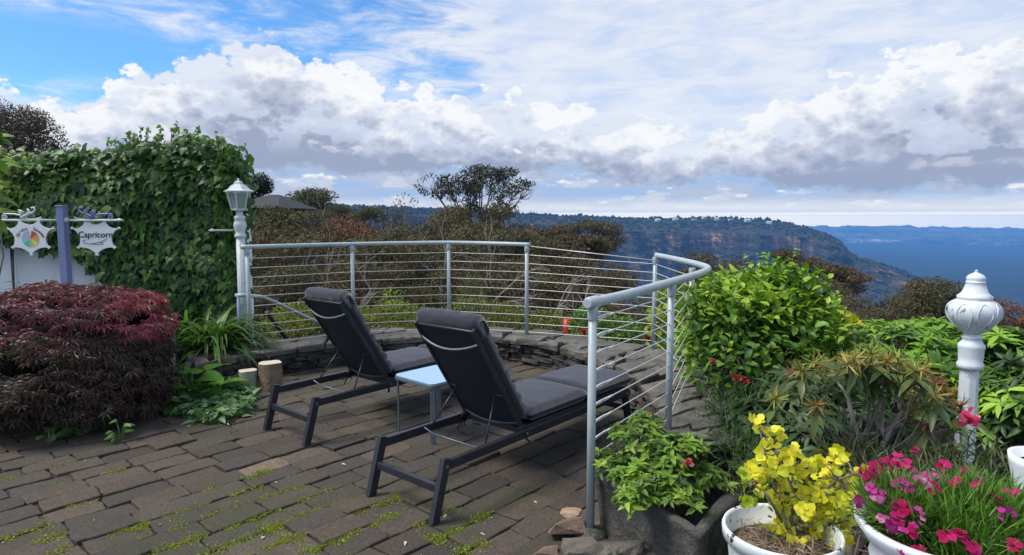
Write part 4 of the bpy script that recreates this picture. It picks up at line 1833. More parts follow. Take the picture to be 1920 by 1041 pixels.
PT = {
    'brown_a': proto('gum_tree', H=6.5, cr=2.1, crown0=.42, nleaf=15000, leaf=.10, cols=BROWN[1:4:2] + OLIVE, seed=1, nclump=12, flat=.62),
    'brown_b': proto('gum_tree', H=7, cr=2.3, crown0=.5, nleaf=15000, leaf=.10, cols=BROWN + OLIVE[:2], seed=2, nclump=11, flat=.5),
    'brown_c': proto('gum_tree', H=6, cr=2.2, crown0=.35, nleaf=15000, leaf=.10, cols=BROWN + OLIVE[:2] + RUST[2:3], seed=3, nclump=14, flat=.6),
    'olive': proto('gum_tree', H=7, cr=2.0, crown0=.45, nleaf=6500, leaf=.13, cols=OLIVE, seed=4, nclump=11, flat=.6),
    'rust': proto('rust_tree', H=5.5, cr=2.0, crown0=.3, nleaf=8000, leaf=.11, cols=RUST, seed=5, nclump=13, flat=.55),
    'grey': proto('bare_tree', H=6.5, cr=1.7, crown0=.35, nleaf=1700, leaf=.10, cols=GREY, seed=6, nclump=12, flat=.9, open_=1, bark='pale_bark', trunk_r=.075),
    'umbrella': proto('umbrella_gum', H=7, cr=2.3, crown0=.62, nleaf=5000, leaf=.12, cols=BROWN + RUST[2:3], seed=7, nclump=9, flat=.34, open_=.8),
}
TREES = []


def trees():
    # (kind, px, top py, distance, scale, words that single it out)
    rows = [
        ('olive', 575, 354, 40, 1.10, 'olive gum tree with a flat crown just right of the dark roof'),
        ('olive', 515, 388, 24, .80, 'rounded dull olive tree below the dark roof'),
        ('brown_c', 545, 400, 20, .95, 'broad brown leafed tree behind the railing, nearest the lamp post'),
        ('brown_a', 610, 396, 26, .80, 'small brown tree between the broad brown tree and the rust tree'),
        ('rust', 668, 407, 21, .95, 'rust red tree with a low domed crown behind the railing'),
        ('olive', 690, 388, 60, 1.0, 'far olive tree over the top of the rust tree'),
        ('olive', 640, 384, 70, 1.1, 'far olive tree left of the rust tree on the hazy hill'),
        ('grey', 765, 366, 27, 1.1, 'grey twiggy half bare tree left of the tall eucalyptus'),
        ('grey', 728, 408, 22, .95, 'smaller grey twiggy tree beside the rust tree'),
        ('brown_b', 860, 388, 25, .90, 'brown gum crown under the left of the tall eucalyptus'),
        ('brown_a', 945, 388, 25, 1.0, 'brown gum crown under the right of the tall eucalyptus'),
        ('brown_c', 800, 412, 22, .95, 'dark brown bush like tree in front of the grey twiggy tree'),
        ('brown_a', 740, 432, 20, .8, 'dark brown tree right of the rust tree'),
        ('brown_b', 890, 420, 20, .9, 'wide brown tree just above the middle of the handrail'),
        ('umbrella', 1035, 428, 24, .90, 'low flat topped tree right of the tall eucalyptus'),
        ('brown_b', 1105, 414, 25, .85, 'gum tree with an orange brown crown before the cliffs'),
        ('umbrella', 1085, 440, 21, .8, 'small flat topped tree below the orange brown gum'),
        ('brown_a', 1030, 450, 18, .85, 'dark brown tree behind the gap in the handrail'),
        ('brown_c', 1105, 480, 17, .7, 'low dark brown tree behind the cables before the cliff'),
        ('grey', 1075, 450, 18, .9, 'pale branched half bare tree behind the cables of the gap'),
        ('brown_b', 970, 432, 19, .9, 'brown crown behind the fourth railing post'),
        ('grey', 905, 445, 17, .9, 'grey bare branched tree behind the middle cables'),
        ('grey', 560, 450, 15, .85, 'pale bare tree behind the first railing span'),
        ('grey', 620, 440, 18, .9, 'thin grey tree standing behind the second railing post'),
        ('brown_c', 500, 432, 16, .9, 'dark brown tree tight behind the lamp post and railing'),
        ('brown_a', 590, 445, 16, .85, 'brown tree low behind the first railing span'),
        ('brown_b', 690, 445, 17, .9, 'brown tree low behind the second railing span'),
        ('brown_c', 770, 450, 16, .9, 'dense dark tree low behind the third railing post'),
        ('brown_a', 870, 455, 16, .85, 'dense brown tree low behind the third railing span'),
        ('brown_c', 940, 480, 14, .6, 'small dark bushy tree behind the fourth post'),
        ('brown_c', 650, 495, 13, .65, 'small dark bushy tree behind the left lounger'),
        ('brown_a', 745, 500, 13, .6, 'small brown bushy tree between the second and third posts'),
        ('brown_b', 540, 500, 13, .6, 'small brown bushy tree beyond the stair handrail'),
        ('brown_a', 840, 505, 13, .6, 'small brown bushy tree hidden behind the third post cables'),
        ('brown_b', 1010, 520, 13, .55, 'small brown bushy tree right of the fourth post'),
        ('brown_a', 1120, 540, 13, .5, 'small brown bushy tree behind the near post'),
        ('brown_c', 1190, 560, 12.5, .4, 'lowest brown bushy tree seen through the near cables'),
        # right of the railing
        ('brown_c', 1345, 478, 18, .72, 'brown domed tree behind the top of the lime green shrub'),
        ('brown_a', 1292, 505, 20, .6, 'small brown tree right of the end of the curved handrail'),
        ('umbrella', 1490, 470, 22, .70, 'flat topped brown tree before the bare cliff face'),
        ('umbrella', 1572, 496, 19, .66, 'flat topped brown tree with a gap under its crown, left of the valley'),
        ('brown_b', 1535, 525, 16, .66, 'reddish brown tree beside the lime green shrub'),
        ('brown_c', 1590, 560, 14.5, .5, 'low brown tree above the rhododendrons'),
        ('brown_a', 1450, 510, 17, .6, 'brown tree hidden behind the middle of the lime green shrub'),
        ('brown_b', 1738, 524, 18, .76, 'domed dark tree left of the globe topped post'),
        ('grey', 1665, 548, 17, .55, 'grey twiggy tree left of the domed dark tree'),
        ('brown_a', 1695, 560, 15, .5, 'small brown tree under the domed dark tree'),
        ('brown_c', 1812, 545, 18, .6, 'brown tree partly behind the globe topped post'),
        ('rust', 1910, 568, 15, .60, 'rusty brown tree at the far right beyond the rhododendrons'),
        ('brown_b', 1640, 580, 14, .45, 'tiny brown tree above the bright rhododendrons'),
        ('brown_a', 1860, 590, 14, .45, 'small brown tree right of the globe topped post'),
    ]
    rs = rng(77)
    for k, px, py, Y, sc, lab in rows:
        place(PT[k], px, py, Y, sc, rs.uniform(0, 6.28), lab, 'bush trees on the slope beyond the garden')


trees()


def big_trees():
    # the tall open eucalyptus in the middle
    t = thing('eucalyptus', 'tall open crowned eucalyptus rising against the clouds behind the railing', 'tree')
    rs = rng(21)
    Y = 27.0

    def p(px, py, dy=0.0):
        return Vector(pt(px, py, Y + dy))
    base = p(905, 600)
    m = MB()
    fork = p(895, 455)
    m.tube([base, p(900, 520), fork], [.17, .14, .12], 8)
    clumps = [(806, 345, 24, 14), (990, 350, 16, 12), (905, 322, 30, 12), (950, 325, 26, 12), (815, 348, 34, 20), (850, 352, 40, 26), (885, 335, 40, 26), (880, 372, 34, 26), (925, 330, 26, 18), (950, 345, 42, 26), (925, 380, 38, 26), (900, 345, 30, 24), (972, 352, 22, 16), (905, 402, 34, 18), (860, 395, 26, 16), (955, 378, 22, 16), (838, 340, 22, 14)]
    blobs = []
    for i, (px, py, rx, ry) in enumerate(clumps):
        dy = rs.uniform(-1.2, 1.2)
        c = p(px, py, dy)
        s = Y / F
        blobs.append((np.array(c), (rx * s, rx * s * .9, ry * s)))
        mid = fork.lerp(c, .5) + Vector((rs.normal(0, .1), rs.normal(0, .3), -.25))
        e = c - Vector((0, 0, ry * s * .4))
        m.tube([fork.lerp(base, .12 * (i % 3)), fork.lerp(mid, .5), mid, e], [.075, .055, .042, .018], 6, caps=False)
        for q in range(6):
            w = Vector(in_blobs(rs, [blobs[-1]], 1)[0][0])
            m.tube([mid.lerp(e, .7), (mid.lerp(e, .7) + w) / 2 + Vector(rs.normal(0, .06, 3)), w], [.022, .015, .006], 4, caps=False)
    m.build('trunk', 'twig', t)
    P, O = in_blobs(rs, blobs, 14500, .2)
    from mathutils import noise as mn
    keep = np.array([mn.noise(Vector(q * 1.5)) > -.04 for q in P])
    P, O = P[keep], O[keep]
    n = len(P)
    D = nrm(O * .5 + sph(rs, n) * .8 + np.array([0, 0, -.3]))
    sz = rs.uniform(.07, .17, n)
    leaves('crown', DIAMOND, P, D, sph(rs, n) + [0, 0, .5], sz, sz * .6, palette(rs, n, [(.040, .046, .028), (.055, .060, .034), (.075, .066, .042), (.032, .038, .024)], var=.3), 'dry_leaf', t, smooth=False)
    # dark tree at the upper left, above the ivy
    t = thing('gum_tree', 'large dark grey brown tree rising above the ivy at the left', 'tree')
    Y2 = 15.0
    blobs = [blob(*q) for q in [(-40, 255, Y2, 110, 70, 1.3), (35, 228, Y2, 56, 30, .7), (62, 255, Y2, 50, 40, .8), (0, 208, Y2 + .4, 40, 20, .6), (92, 278, Y2, 36, 26, .6), (30, 295, Y2, 96, 50, 1.2), (55, 228, Y2 - .3, 34, 22, .5), (112, 300, Y2 - .2, 26, 24, .4)]]
    m = MB()
    b = Vector(pt(10, 480, Y2))
    b.z = ground_z(b.x, b.y)
    m.tube([b, Vector(pt(15, 380, Y2)), Vector(pt(5, 320, Y2))], [.2, .16, .13], 8)
    for c, r_ in blobs:
        m.tube([Vector(pt(5, 320, Y2)), Vector(c) - Vector((0, 0, r_[2] * .3))], [.09, .02], 6, caps=False)
    m.build('trunk', 'bark', t)
    P, O = in_blobs(rs, blobs, 26000, .4)
    keep = np.array([mn.noise(Vector(q * 2.8)) > -.22 for q in P])
    P, O = P[keep], O[keep]
    n = len(P)
    D = nrm(O * .5 + sph(rs, n))
    sz = rs.uniform(.03, .085, n)
    leaves('crown', DIAMOND, P, D, O + sph(rs, n) * .7 + [0, 0, .4], sz, sz * .75, palette(rs, n, [(.105, .086, .068), (.080, .066, .052), (.14, .118, .095), (.06, .052, .038)], var=.3), 'dry_leaf', t, smooth=False)
    # dark conifer like crown behind the lantern
    t = thing('gum_tree', 'dark tree peeping out just right of the lantern', 'tree')
    Y3 = 30.0
    blobs = [blob(*q) for q in [(485, 345, Y3, 24, 20, .7), (470, 352, Y3, 30, 24, .7), (497, 352, Y3, 14, 12, .4)]]
    m = MB()
    b = Vector(pt(470, 440, Y3))
    b.z = ground_z(b.x, b.y)
    m.tube([b, Vector(pt(474, 355, Y3))], [.14, .06], 8)
    m.build('trunk', 'bark', t)
    P, O = in_blobs(rs, blobs, 3500, .4)
    n = len(P)
    sz = rs.uniform(.07, .16, n)
    leaves('crown', DIAMOND, P, O + sph(rs, n), O + [0, 0, .6], sz, sz * .75, palette(rs, n, DARKG, var=.3), 'dry_leaf', t, smooth=False)


big_trees()


def bare_branches():
    """the pale leafless saplings seen through the cables"""
    rs = rng(9)
    rows = [((985, 625), (935, 455), 13.5, 'pale leafless sapling leaning left behind the fourth railing post'), ((1015, 622), (1085, 500), 12.5, 'pale leafless sapling leaning right behind the gap in the handrail'),
            ((620, 560), (575, 458), 13, 'pale forked sapling behind the first railing span'), ((640, 600), (655, 470), 12, 'upright leafless sapling beside the second railing post'),
            ((845, 600), (790, 460), 13.0, 'bare crooked sapling behind the third railing post'), ((880, 590), (935, 470), 13, 'bare sapling with spreading twigs behind the third span'),
            ((1070, 615), (1120, 545), 11, 'short bare sapling near the red glazed ornament')]
    for (a, b, Y, lab) in rows:
        A, B = Vector(pt(*a, Y)), Vector(pt(*b, Y))
        A.z = ground_z(A.x, A.y) if A.z > ground_z(A.x, A.y) else A.z
        t = thing('bare_sapling', lab, 'sapling', A, 0, 'bare saplings beyond the railing')
        m = MB()

        def grow(p, d, ln, r, lev):
            q = p
            pts = [p]
            for k in range(4):
                d = (d + Vector(rs.normal(0, .16, 3))).normalized()
                q = q + d * ln / 4
                pts.append(q)
            m.tube([x - A for x in pts], [r, r * .85, r * .7, r * .55, r * .4], 5, caps=False)
            if lev < 3:
                for k in range(3 if lev else 4):
                    f = pts[1 + k % 4]
                    dd = (d + Vector(rs.normal(0, .55, 3)) + Vector((0, 0, .25))).normalized()
                    grow(f, dd, ln * rs.uniform(.45, .7), r * .5, lev + 1)
        grow(A, (B - A).normalized(), (B - A).length * .75, .028, 0)
        m.build('branches', 'pale_bark', t)


bare_branches()


# ---------------------------------------------------------------- far things
def far_forest():
    """canopy on the headland and plateau: thousands of crowns nobody could count"""
    rs = rng(31)
    V, Fs, T = [], [], []
    ico_v = np.array([(0, 0, 1), (.9, 0, .3), (.28, .85, .3), (-.72, .53, .3), (-.72, -.53, .3), (.28, -.85, .3), (.6, .4, -.5), (-.2, .7, -.5), (-.7, 0, -.5), (-.2, -.7, -.5), (.6, -.4, -.5)])
    ico_f = np.array([(0, 1, 2), (0, 2, 3), (0, 3, 4), (0, 4, 5), (0, 5, 1), (1, 6, 2), (2, 7, 3), (3, 8, 4), (4, 9, 5), (5, 10, 1), (2, 6, 7), (3, 7, 8), (4, 8, 9), (5, 9, 10), (1, 10, 6)])
    pos = []
    n, k = headV.shape[:2]
    for _ in range(9000):
        i, j = rs.randint(2, n - 2), int(rs.triangular(0, 13, 17.9))
        if rs.rand() < .35:
            j = rs.randint(29, k - 8)
        q = headV[i, j] * (1 - (u := rs.rand())) + headV[i + 1, j] * u
        pos.append((q, rs.uniform(2.0, 5.2)))
    n, k = farV.shape[:2]
    for _ in range(1500):
        i, j = rs.randint(2, n - 2), rs.randint(5, 16)
        q = farV[i, j]
        pos.append((q, rs.uniform(4, 8)))
    o = 0
    for q, r in pos:
        v = ico_v * (1 + rs.normal(0, .14, (11, 1))) * r * [1, 1, rs.uniform(.8, 1.25)] + q + [0, 0, r * .4]
        V.append(v)
        Fs.append(ico_f + o)
        o += 11
        T.append(np.repeat(palette(rs, 1, [(.026, .032, .018), (.04, .042, .024), (.055, .045, .03), (.02, .025, .016)], var=.2), 11, 0))
    f = raw_mesh('forest', np.concatenate(V), [np.concatenate(Fs)], 'dry_leaf', np.concatenate(T), smooth=False)
    kind(f, 'stuff')


far_forest()


def far_houses():
    rs = rng(4)
    spots = [(1232, 413, 'pale'), (1265, 411, 'pale'), (1300, 411, 'grey'), (1318, 408, 'pale'), (1342, 411, 'pale'), (1368, 411, 'grey'), (1400, 414, 'pale'), (1440, 418, 'pale'), (700, 387, 'pale'), (640, 387, 'grey'), (1105, 413, 'pale')]
    names = ['white house farthest left on the cliff top row', 'long white house on the cliff top above the dark cliff', 'grey roofed house on the cliff top near the highest trees', 'white house on the highest point of the cliff top',
             'broad white house right of the highest point of the cliff top', 'grey house on the cliff top right of the highest trees', 'white house where the cliff top starts to fall', 'small white house nearest the falling end of the headland',
             'white house on the far hill left of the eucalyptus', 'grey house on the far hill above the rust tree', 'pale house on the ridge over the gum crowns before the cliffs']
    for (px, py, c), lab in zip(spots, names):
        D = 1640 if px > 1000 else 1060
        dx, dy = dirpx(px)
        z = zpx(px, py, D)
        t = thing('far_house', lab, 'house', (dx * D, dy * D, z - 3), rs.uniform(-.5, .5), 'tiny houses along the far cliff top')
        w, d, h = rs.uniform(8, 15), 8, 4.5
        m = MB()
        m.box((0, 0, h / 2), (w, d, h))
        m.build('wall', 'house_wall', t)
        m = MB()
        m.add([(-w / 2 - .6, -d / 2 - .6, h), (w / 2 + .6, -d / 2 - .6, h), (w / 2 + .6, d / 2 + .6, h), (-w / 2 - .6, d / 2 + .6, h), (-w / 2 + 1, 0, h + 2.4), (w / 2 - 1, 0, h + 2.4)],
              [(0, 1, 5, 4), (2, 3, 4, 5), (1, 2, 5), (3, 0, 4), (3, 2, 1, 0)])
        m.build('roof', 'house_wall' if c == 'pale' else 'roof_dark', t)
    # radio mast on the far plateau
    D = 7000 + 900
    dx, dy = dirpx(1741)
    z = zpx(1741, 428, D)
    t = thing('radio_mast', 'thin mast standing on the far blue plateau skyline', 'mast', (dx * D, dy * D, z - 6))
    m = MB()
    for q in ((-2, -2), (2, -2), (2, 2), (-2, 2)):
        m.tube([(q[0], q[1], 0), (q[0] * .3, q[1] * .3, 46)], .7, 5)
    for zz in range(4, 46, 6):
        m.box((0, 0, zz), (4 - zz * .06, 4 - zz * .06, .6))
    m.build('tower', 'black_metal', t)
    # neighbour's house behind the lantern
    Y = 26.0
    a, b = pt(430, 390, Y), pt(533, 390, Y)
    zt = pt(480, 362, Y)[2]
    g = ground_z(a[0], Y)
    c = ((a[0] + b[0]) / 2, Y + 2, g)
    w = b[0] - a[0]
    t = thing('neighbour_house', 'dark roofed house half hidden behind the lantern and brown trees', 'house', c)
    eh = a[2] - g
    m = MB()
    m.box((0, 0, eh / 2), (w - 1.0, 4.0, eh))
    m.build('wall', 'timber', t)
    m = MB()
    m.add([(-w / 2, -2.6, eh), (w / 2, -2.6, eh), (w / 2, 2.6, eh), (-w / 2, 2.6, eh), (-w / 2 + .9, 0, zt - g), (w / 2 - .9, 0, zt - g)], [(0, 1, 5, 4), (2, 3, 4, 5), (1, 2, 5), (3, 0, 4), (3, 2, 1, 0)])
    m.build('roof', 'roof_dark', t)
    m = MB()
    m.box((w * .2, -2.02, eh - .8), (.9, .05, .8))
    m.build('window', 'dark_window', t)


far_houses()


# ---------------------------------------------------------------- air
def haze():
    x, y0, y1, z0, z1 = 10700, -10700, 10700, -340, 36
    m = MB()
    m.add([(-x, y0, z0), (x, y0, z0), (x, y1, z0), (-x, y1, z0), (-x, y0, z1), (x, y0, z1), (x, y1, z1), (-x, y1, z1)], [(0, 3, 2, 1), (4, 5, 6, 7), (0, 1, 5, 4), (1, 2, 6, 5), (2, 3, 7, 6), (3, 0, 4, 7)])
    mat, t, out = new_mat('air')
    v = t.node('ShaderNodeVolumePrincipled')
    v.inputs['Color'].default_value = (.17, .47, 1.0, 1)
    v.inputs['Density'].default_value = HAZE
    v.inputs['Anisotropy'].default_value = 0.0
    t.l.new(v.outputs[0], out.inputs['Volume'])
    MAT['air'] = mat
    h = m.build('haze', 'air')
    kind(h, 'stuff')


HAZE = 1.45e-4
haze()


# ---------------------------------------------------------------- plants
def stems(m, rs, root, tips, r=.006, n=5, wob=.05, sag=0.0):
    for q in tips:
        a, b = Vector(root), Vector(q)
        ln = (b - a).length
        w1, w2 = Vector(rs.normal(0, wob * ln, 3)), Vector(rs.normal(0, wob * ln, 3))
        m.tube([a, a.lerp(b, .33) + w1, a.lerp(b, .68) + w2 + Vector((0, 0, sag)), b], [r, r * .8, r * .6, r * .35], n, caps=False)


def shrub(name, label, cat, base, blobs, n, tmpl, L, Wd, cols, seed, shell=.55, out_=.9, upd=.35, nup=.9, wts=None, nstem=24, stem='twig', mat='leaf', part='foliage', sr=.009, group=None, droop=0.0, up=-.35, rag=(5.0, .06)):
    rs = rng(seed)
    base = np.array(base, float)
    t = thing(name, label, cat, base, 0, group)
    B = [(np.array(c) - base, r) for c, r in blobs]
    P, O = in_blobs(rs, B, n, shell, up)
    from mathutils import noise as mn
    rg = np.array([mn.noise(Vector(q * rag[0])) + .5 * mn.noise(Vector(q * rag[0] * 2.7)) for q in P])
    P = P + O * (rg * rag[1])[:, None]
    kp = rg + rs.normal(0, .15, n) > -.42
    P, O = P[kp], O[kp]
    n = len(P)
    D = nrm(O * out_ + sph(rs, n) * .75 + np.array([0, 0, upd]))
    N = nrm(O * .7 + sph(rs, n) * .45 + np.array([0, 0, nup]))
    ln = rs.uniform(L * .6, L * 1.25, n)
    leaves(part, tmpl, P, D, N, ln, ln * Wd, palette(rs, n, cols, wts), mat, t)
    m = MB()
    tips, _ = in_blobs(rs, B, nstem, .6, -.2)
    stems(m, rs, (0, 0, 0), tips, sr)
    m.build('stems', stem, t)
    return t, B, rs


def whorl_points(rs, tips, axes, k, spread, tilt):
    """k leaves radiating round each tip; returns P, D, N"""
    n = len(tips)
    A = nrm(axes)
    h = np.where(np.abs(A[:, 2:3]) < .9, np.array([[0, 0, 1.0]]), np.array([[1.0, 0, 0]]))
    U = nrm(np.cross(A, h))
    V = np.cross(A, U)
    an = np.arange(k) / k * 2 * np.pi
    an = an[None, :] + rs.uniform(0, 6.28, (n, 1)) + rs.normal(0, spread, (n, k))
    ti = tilt + rs.normal(0, .2, (n, k))
    D = (U[:, None] * np.cos(an)[..., None] + V[:, None] * np.sin(an)[..., None]) * np.cos(ti)[..., None] + A[:, None] * np.sin(ti)[..., None]
    N = A[:, None] * np.cos(ti)[..., None] - (U[:, None] * np.cos(an)[..., None] + V[:, None] * np.sin(an)[..., None]) * np.sin(ti)[..., None]
    P = tips[:, None] + 0 * D - A[:, None] * rs.uniform(0, .03, (n, k, 1))
    return P.reshape(-1, 3), D.reshape(-1, 3), N.reshape(-1, 3)


def rhodo(name, label, cat, base, blobs, nt, k, L, Wd, cols, seed, tilt=.25, shell=.7, newcols=None, newfrac=.25, upaxis=.7, nstem=40, group=None, sr=.01):
    rs = rng(seed)
    base = np.array(base, float)
    t = thing(name, label, cat, base, 0, group)
    B = [(np.array(c) - base, r) for c, r in blobs]
    P0, O = in_blobs(rs, B, nt, shell, -.3)
    A = nrm(O * .8 + sph(rs, nt) * .3 + np.array([0, 0, upaxis]))
    P, D, N = whorl_points(rs, P0, A, k, .15, tilt)
    n = len(P)
    ln = L * rs.uniform(.6, 1.2, n)
    tint = palette(rs, nt, cols, var=.15)
    if newcols is not None:
        new = rs.rand(nt) < newfrac * (1 + 1.5 * (O[:, 2] > .3))
        tint[new] = palette(rs, int(new.sum()), newcols, var=.15)
    tint = np.repeat(tint, k, 0) * (1 + rs.uniform(-.12, .12, (n, 1)))
    leaves('foliage', LANCE, P, D, N, ln, ln * Wd, tint, 'leaf', t)
    m = MB()
    stems(m, rs, (0, 0, 0), P0[rs.choice(nt, nstem, False)] * .97, sr)
    m.build('stems', 'twig', t)
    return t, B, rs


GREEN_IVY = [(.052, .13, .024), (.072, .17, .030), (.036, .092, .022), (.09, .19, .035), (.028, .070, .019)]
LIME = [(.33, .48, .05), (.26, .42, .045), (.40, .53, .07), (.19, .34, .04)]
MIDG = [(.09, .19, .030), (.12, .235, .038), (.07, .155, .028), (.16, .28, .045)]
DKG = [(.030, .070, .020), (.040, .085, .024), (.024, .055, .018), (.052, .10, .028)]


def ivy():
    rs = rng(41)
    x0, x1 = -7.2, -3.0
    t = thing('ivy', 'thick dark green ivy draped over the white wall and its top', 'ivy', (-4.5, 6.95, 0))
    o = np.array([-4.5, 6.95, 0])
    Yf = 6.86
    tops = [(-260, 300), (-120, 300), (0, 300), (60, 302), (120, 300), (170, 292), (230, 290), (262, 282), (300, 272), (350, 272), (400, 284), (415, 296), (428, 320), (440, 380)]
    bots = [(-260, 430), (0, 448), (60, 462), (105, 478), (140, 470), (170, 500), (200, 525), (240, 560), (290, 590), (330, 605), (452, 612)]
    tx = np.array([pt(a, 400, Yf)[0] for a, _ in tops])
    tz = np.array([pt(a, b, Yf)[2] for a, b in tops])
    bx = np.array([pt(a, 400, Yf)[0] for a, _ in bots])
    bz = np.array([pt(a, b, Yf)[2] for a, b in bots])
    n = 19000
    X = rs.uniform(x0, x1, n)
    zt, zb = np.interp(X, tx, tz), np.interp(X, bx, bz)
    from mathutils import noise as mn
    Z = zb + (zt - zb) * rs.uniform(0, 1, n) ** .85
    bulge = np.array([.16 * mn.noise(Vector((x * 1.3, z * 1.6, 1.0))) + .07 * mn.noise(Vector((x * 4, z * 4, 5.0))) for x, z in zip(X, Z)])
    # rounds over towards the top and hangs away from the wall
    s = np.clip((zt - Z) / .45, 0, 1)
    Y = Yf + .10 - .20 * np.sqrt(1 - (1 - s) ** 2) - bulge * .9 + rs.uniform(0, .13, n)
    on_top = rs.rand(n) < .16
    Z[on_top] = zt[on_top] + rs.normal(0, .035, on_top.sum())
    Y[on_top] = Yf + rs.uniform(-.15, .55, on_top.sum())
    # end return by the lamp post
    end = rs.rand(n) < .07
    X[end] = x1 + rs.normal(0, .05, end.sum()) + (rs.rand(end.sum()) < .25) * rs.uniform(0, .14, end.sum())
    Y[end] = Yf + rs.uniform(-.1, .22, end.sum())
    Z += (.06 * np.sin(X * 9) + .04 * np.sin(X * 23)) * (zt - Z < .1)
    P = np.stack([X, Y, Z], 1) - o
    edge = np.clip(1 - s, 0, 1)[:, None]
    O = np.concatenate([rs.normal(0, .30, (n, 1)), -np.ones((n, 1)), .2 + 1.2 * edge], 1)
    O[end] = np.array([1, -.4, .2]) + rs.normal(0, .25, (end.sum(), 3))
    N = nrm(O + rs.normal(0, .28, (n, 3)))
    D = nrm(np.concatenate([rs.normal(0, .55, (n, 1)), -.35 - .3 * rs.rand(n, 1), -1 + .25 * rs.rand(n, 1) + .7 * edge], 1))
    sz = .038 + .085 * rs.rand(n) ** 1.4
    tint = palette(rs, n, GREEN_IVY, [3, 3, 3, 1.2, 2.5])
    newg = (rs.rand(n) < .16 + .32 * (edge[:, 0] > .4)) 
    tint[newg] = palette(rs, int(newg.sum()), [(.095, .19, .03), (.13, .235, .035), (.075, .16, .028)])
    yel = (X < -5.15) & (Z > 1.85) & (rs.rand(n) < .6)
    tint[yel] = palette(rs, int(yel.sum()), [(.17, .22, .03), (.12, .18, .028), (.22, .26, .04)])
    leaves('foliage', IVY, P, D, N, sz, sz * 1.0, tint, 'leaf', t)
    # young shoots standing up from the top
    m = MB()
    SP, SD = [], []
    for px in list(rs.uniform(175, 450, 34)) + [270, 282, 296, 312, 345, 372, 410, 430]:
        x = pt(px, 300, Yf)[0]
        z = np.interp(x, tx, tz)
        h = rs.uniform(.06, .24)
        a = Vector((x, Yf + rs.uniform(-.1, .2), z - .05)) - Vector(o)
        b = a + Vector((rs.normal(0, .07), rs.normal(0, .04), h + .05))
        mid = a.lerp(b, .55) + Vector((rs.normal(0, .03), 0, .02))
        m.tube([a, mid, b], [.0035, .003, .0018], 5, caps=False)
        for f in np.linspace(.3, 1, int(3 + h * 24)):
            SP.append(a.lerp(mid, f / .55) if f < .55 else mid.lerp(b, (f - .55) / .45))
    SP = np.array(SP)
    k = len(SP)
    sz = rs.uniform(.025, .065, k)
    leaves('shoot_leaves', IVY, SP, sph(rs, k) + [0, -.3, -.35], sph(rs, k) * .6 + [0, -.8, .7], sz, sz * .9, palette(rs, k, [(.10, .22, .035), (.14, .27, .05), (.07, .17, .03)]), 'leaf', t)
    for j in range(16):
        x = rs.uniform(-5.6, -3.9)
        z0, z1 = np.interp(x, bx, bz), np.interp(x, tx, tz)
        m.tube([Vector((x - o[0], .02, -.0)) if j > 12 else Vector((x - o[0], .02, z0)), Vector((x + rs.normal(0, .2) - o[0], .03, (z0 + z1) / 2)), Vector((x + rs.normal(0, .3) - o[0], .02, z1 - .1))], [.012, .009, .005], 5, caps=False)
    m.build('vine_stems', 'bark', t)


ivy()


def maple():
    rs = rng(43)
    base = np.array([-3.62, 5.0, -.03])
    t = thing('japanese_maple', 'low weeping dark red Japanese maple in front of the white wall', 'maple', base)
    Y = 5.15
    blobs = [blob(*q) for q in [(130, 612, Y, 150, 84, .62), (30, 640, Y - .1, 120, 82, .6), (215, 610, Y - .05, 92, 70, .5), (90, 700, Y - .3, 150, 110, .58), (215, 720, Y - .2, 85, 105, .5), (262, 640, Y, 50, 62, .35), (-30, 720, Y - .2, 110, 100, .5), (150, 570, Y, 95, 42, .5)]]
    B = [(c - base, r) for c, r in blobs]
    n = 26000
    P, O = in_blobs(rs, B, n, .72, -.55)
    from mathutils import noise as mn
    tier = np.array([mn.noise(Vector((q[0] * 2.2, q[1] * 2.2, q[2] * 7.0))) for q in P])
    P = P * (1 + .12 * tier[:, None] * np.array([1, 1, .5]))
    kp = tier + rs.normal(0, .10, n) > -.30
    P, O = P[kp], O[kp]
    gz_ = P[:, 2] + base[2] > .02
    P, O = P[gz_], O[gz_]
    n = len(P)
    D = nrm(O * [1, 1, .25] * .75 + sph(rs, n) * .45 + np.array([0, 0, -.75]))
    N = nrm(O * .9 + sph(rs, n) * .35 + np.array([0, -.1, .55]))
    sz = rs.uniform(.045, .095, n)
    tint = palette(rs, n, [(.070, .042, .034), (.060, .040, .030), (.080, .038, .036), (.068, .054, .034), (.052, .046, .028)], [3, 3, 2, 2, 2], .2)
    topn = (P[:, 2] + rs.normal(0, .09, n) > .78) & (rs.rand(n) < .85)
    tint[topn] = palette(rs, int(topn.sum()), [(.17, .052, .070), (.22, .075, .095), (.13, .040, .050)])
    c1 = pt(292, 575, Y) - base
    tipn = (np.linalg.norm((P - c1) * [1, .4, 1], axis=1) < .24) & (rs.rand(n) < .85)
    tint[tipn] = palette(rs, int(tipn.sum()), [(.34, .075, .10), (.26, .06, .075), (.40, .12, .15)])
    rb = (P[:, 0] + base[0] > -2.96) & (P[:, 2] < .35) & (rs.rand(n) < .5)
    tint[rb] = palette(rs, int(rb.sum()), [(.115, .066, .048), (.14, .08, .055), (.09, .045, .04)])
    gr = rs.rand(n) < .03
    tint[gr] = palette(rs, int(gr.sum()), [(.16, .14, .09), (.11, .12, .05)])
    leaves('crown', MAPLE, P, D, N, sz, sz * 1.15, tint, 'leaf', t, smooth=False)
    m = MB()
    m.tube([(0, 0, 0), (.03, .02, .25), (-.02, .03, .5), (.03, .0, .72)], [.06, .05, .045, .03], 10)
    tips, _ = in_blobs(rs, B, 34, .5, -.1)
    for q in tips:
        a = Vector((.0, .02, rs.uniform(.35, .7)))
        b = Vector(q)
        m.tube([a, a.lerp(b, .5) + Vector((0, 0, .12)), b], [.02, .012, .005], 5, caps=False)
    m.build('trunk', 'bark', t)


maple()


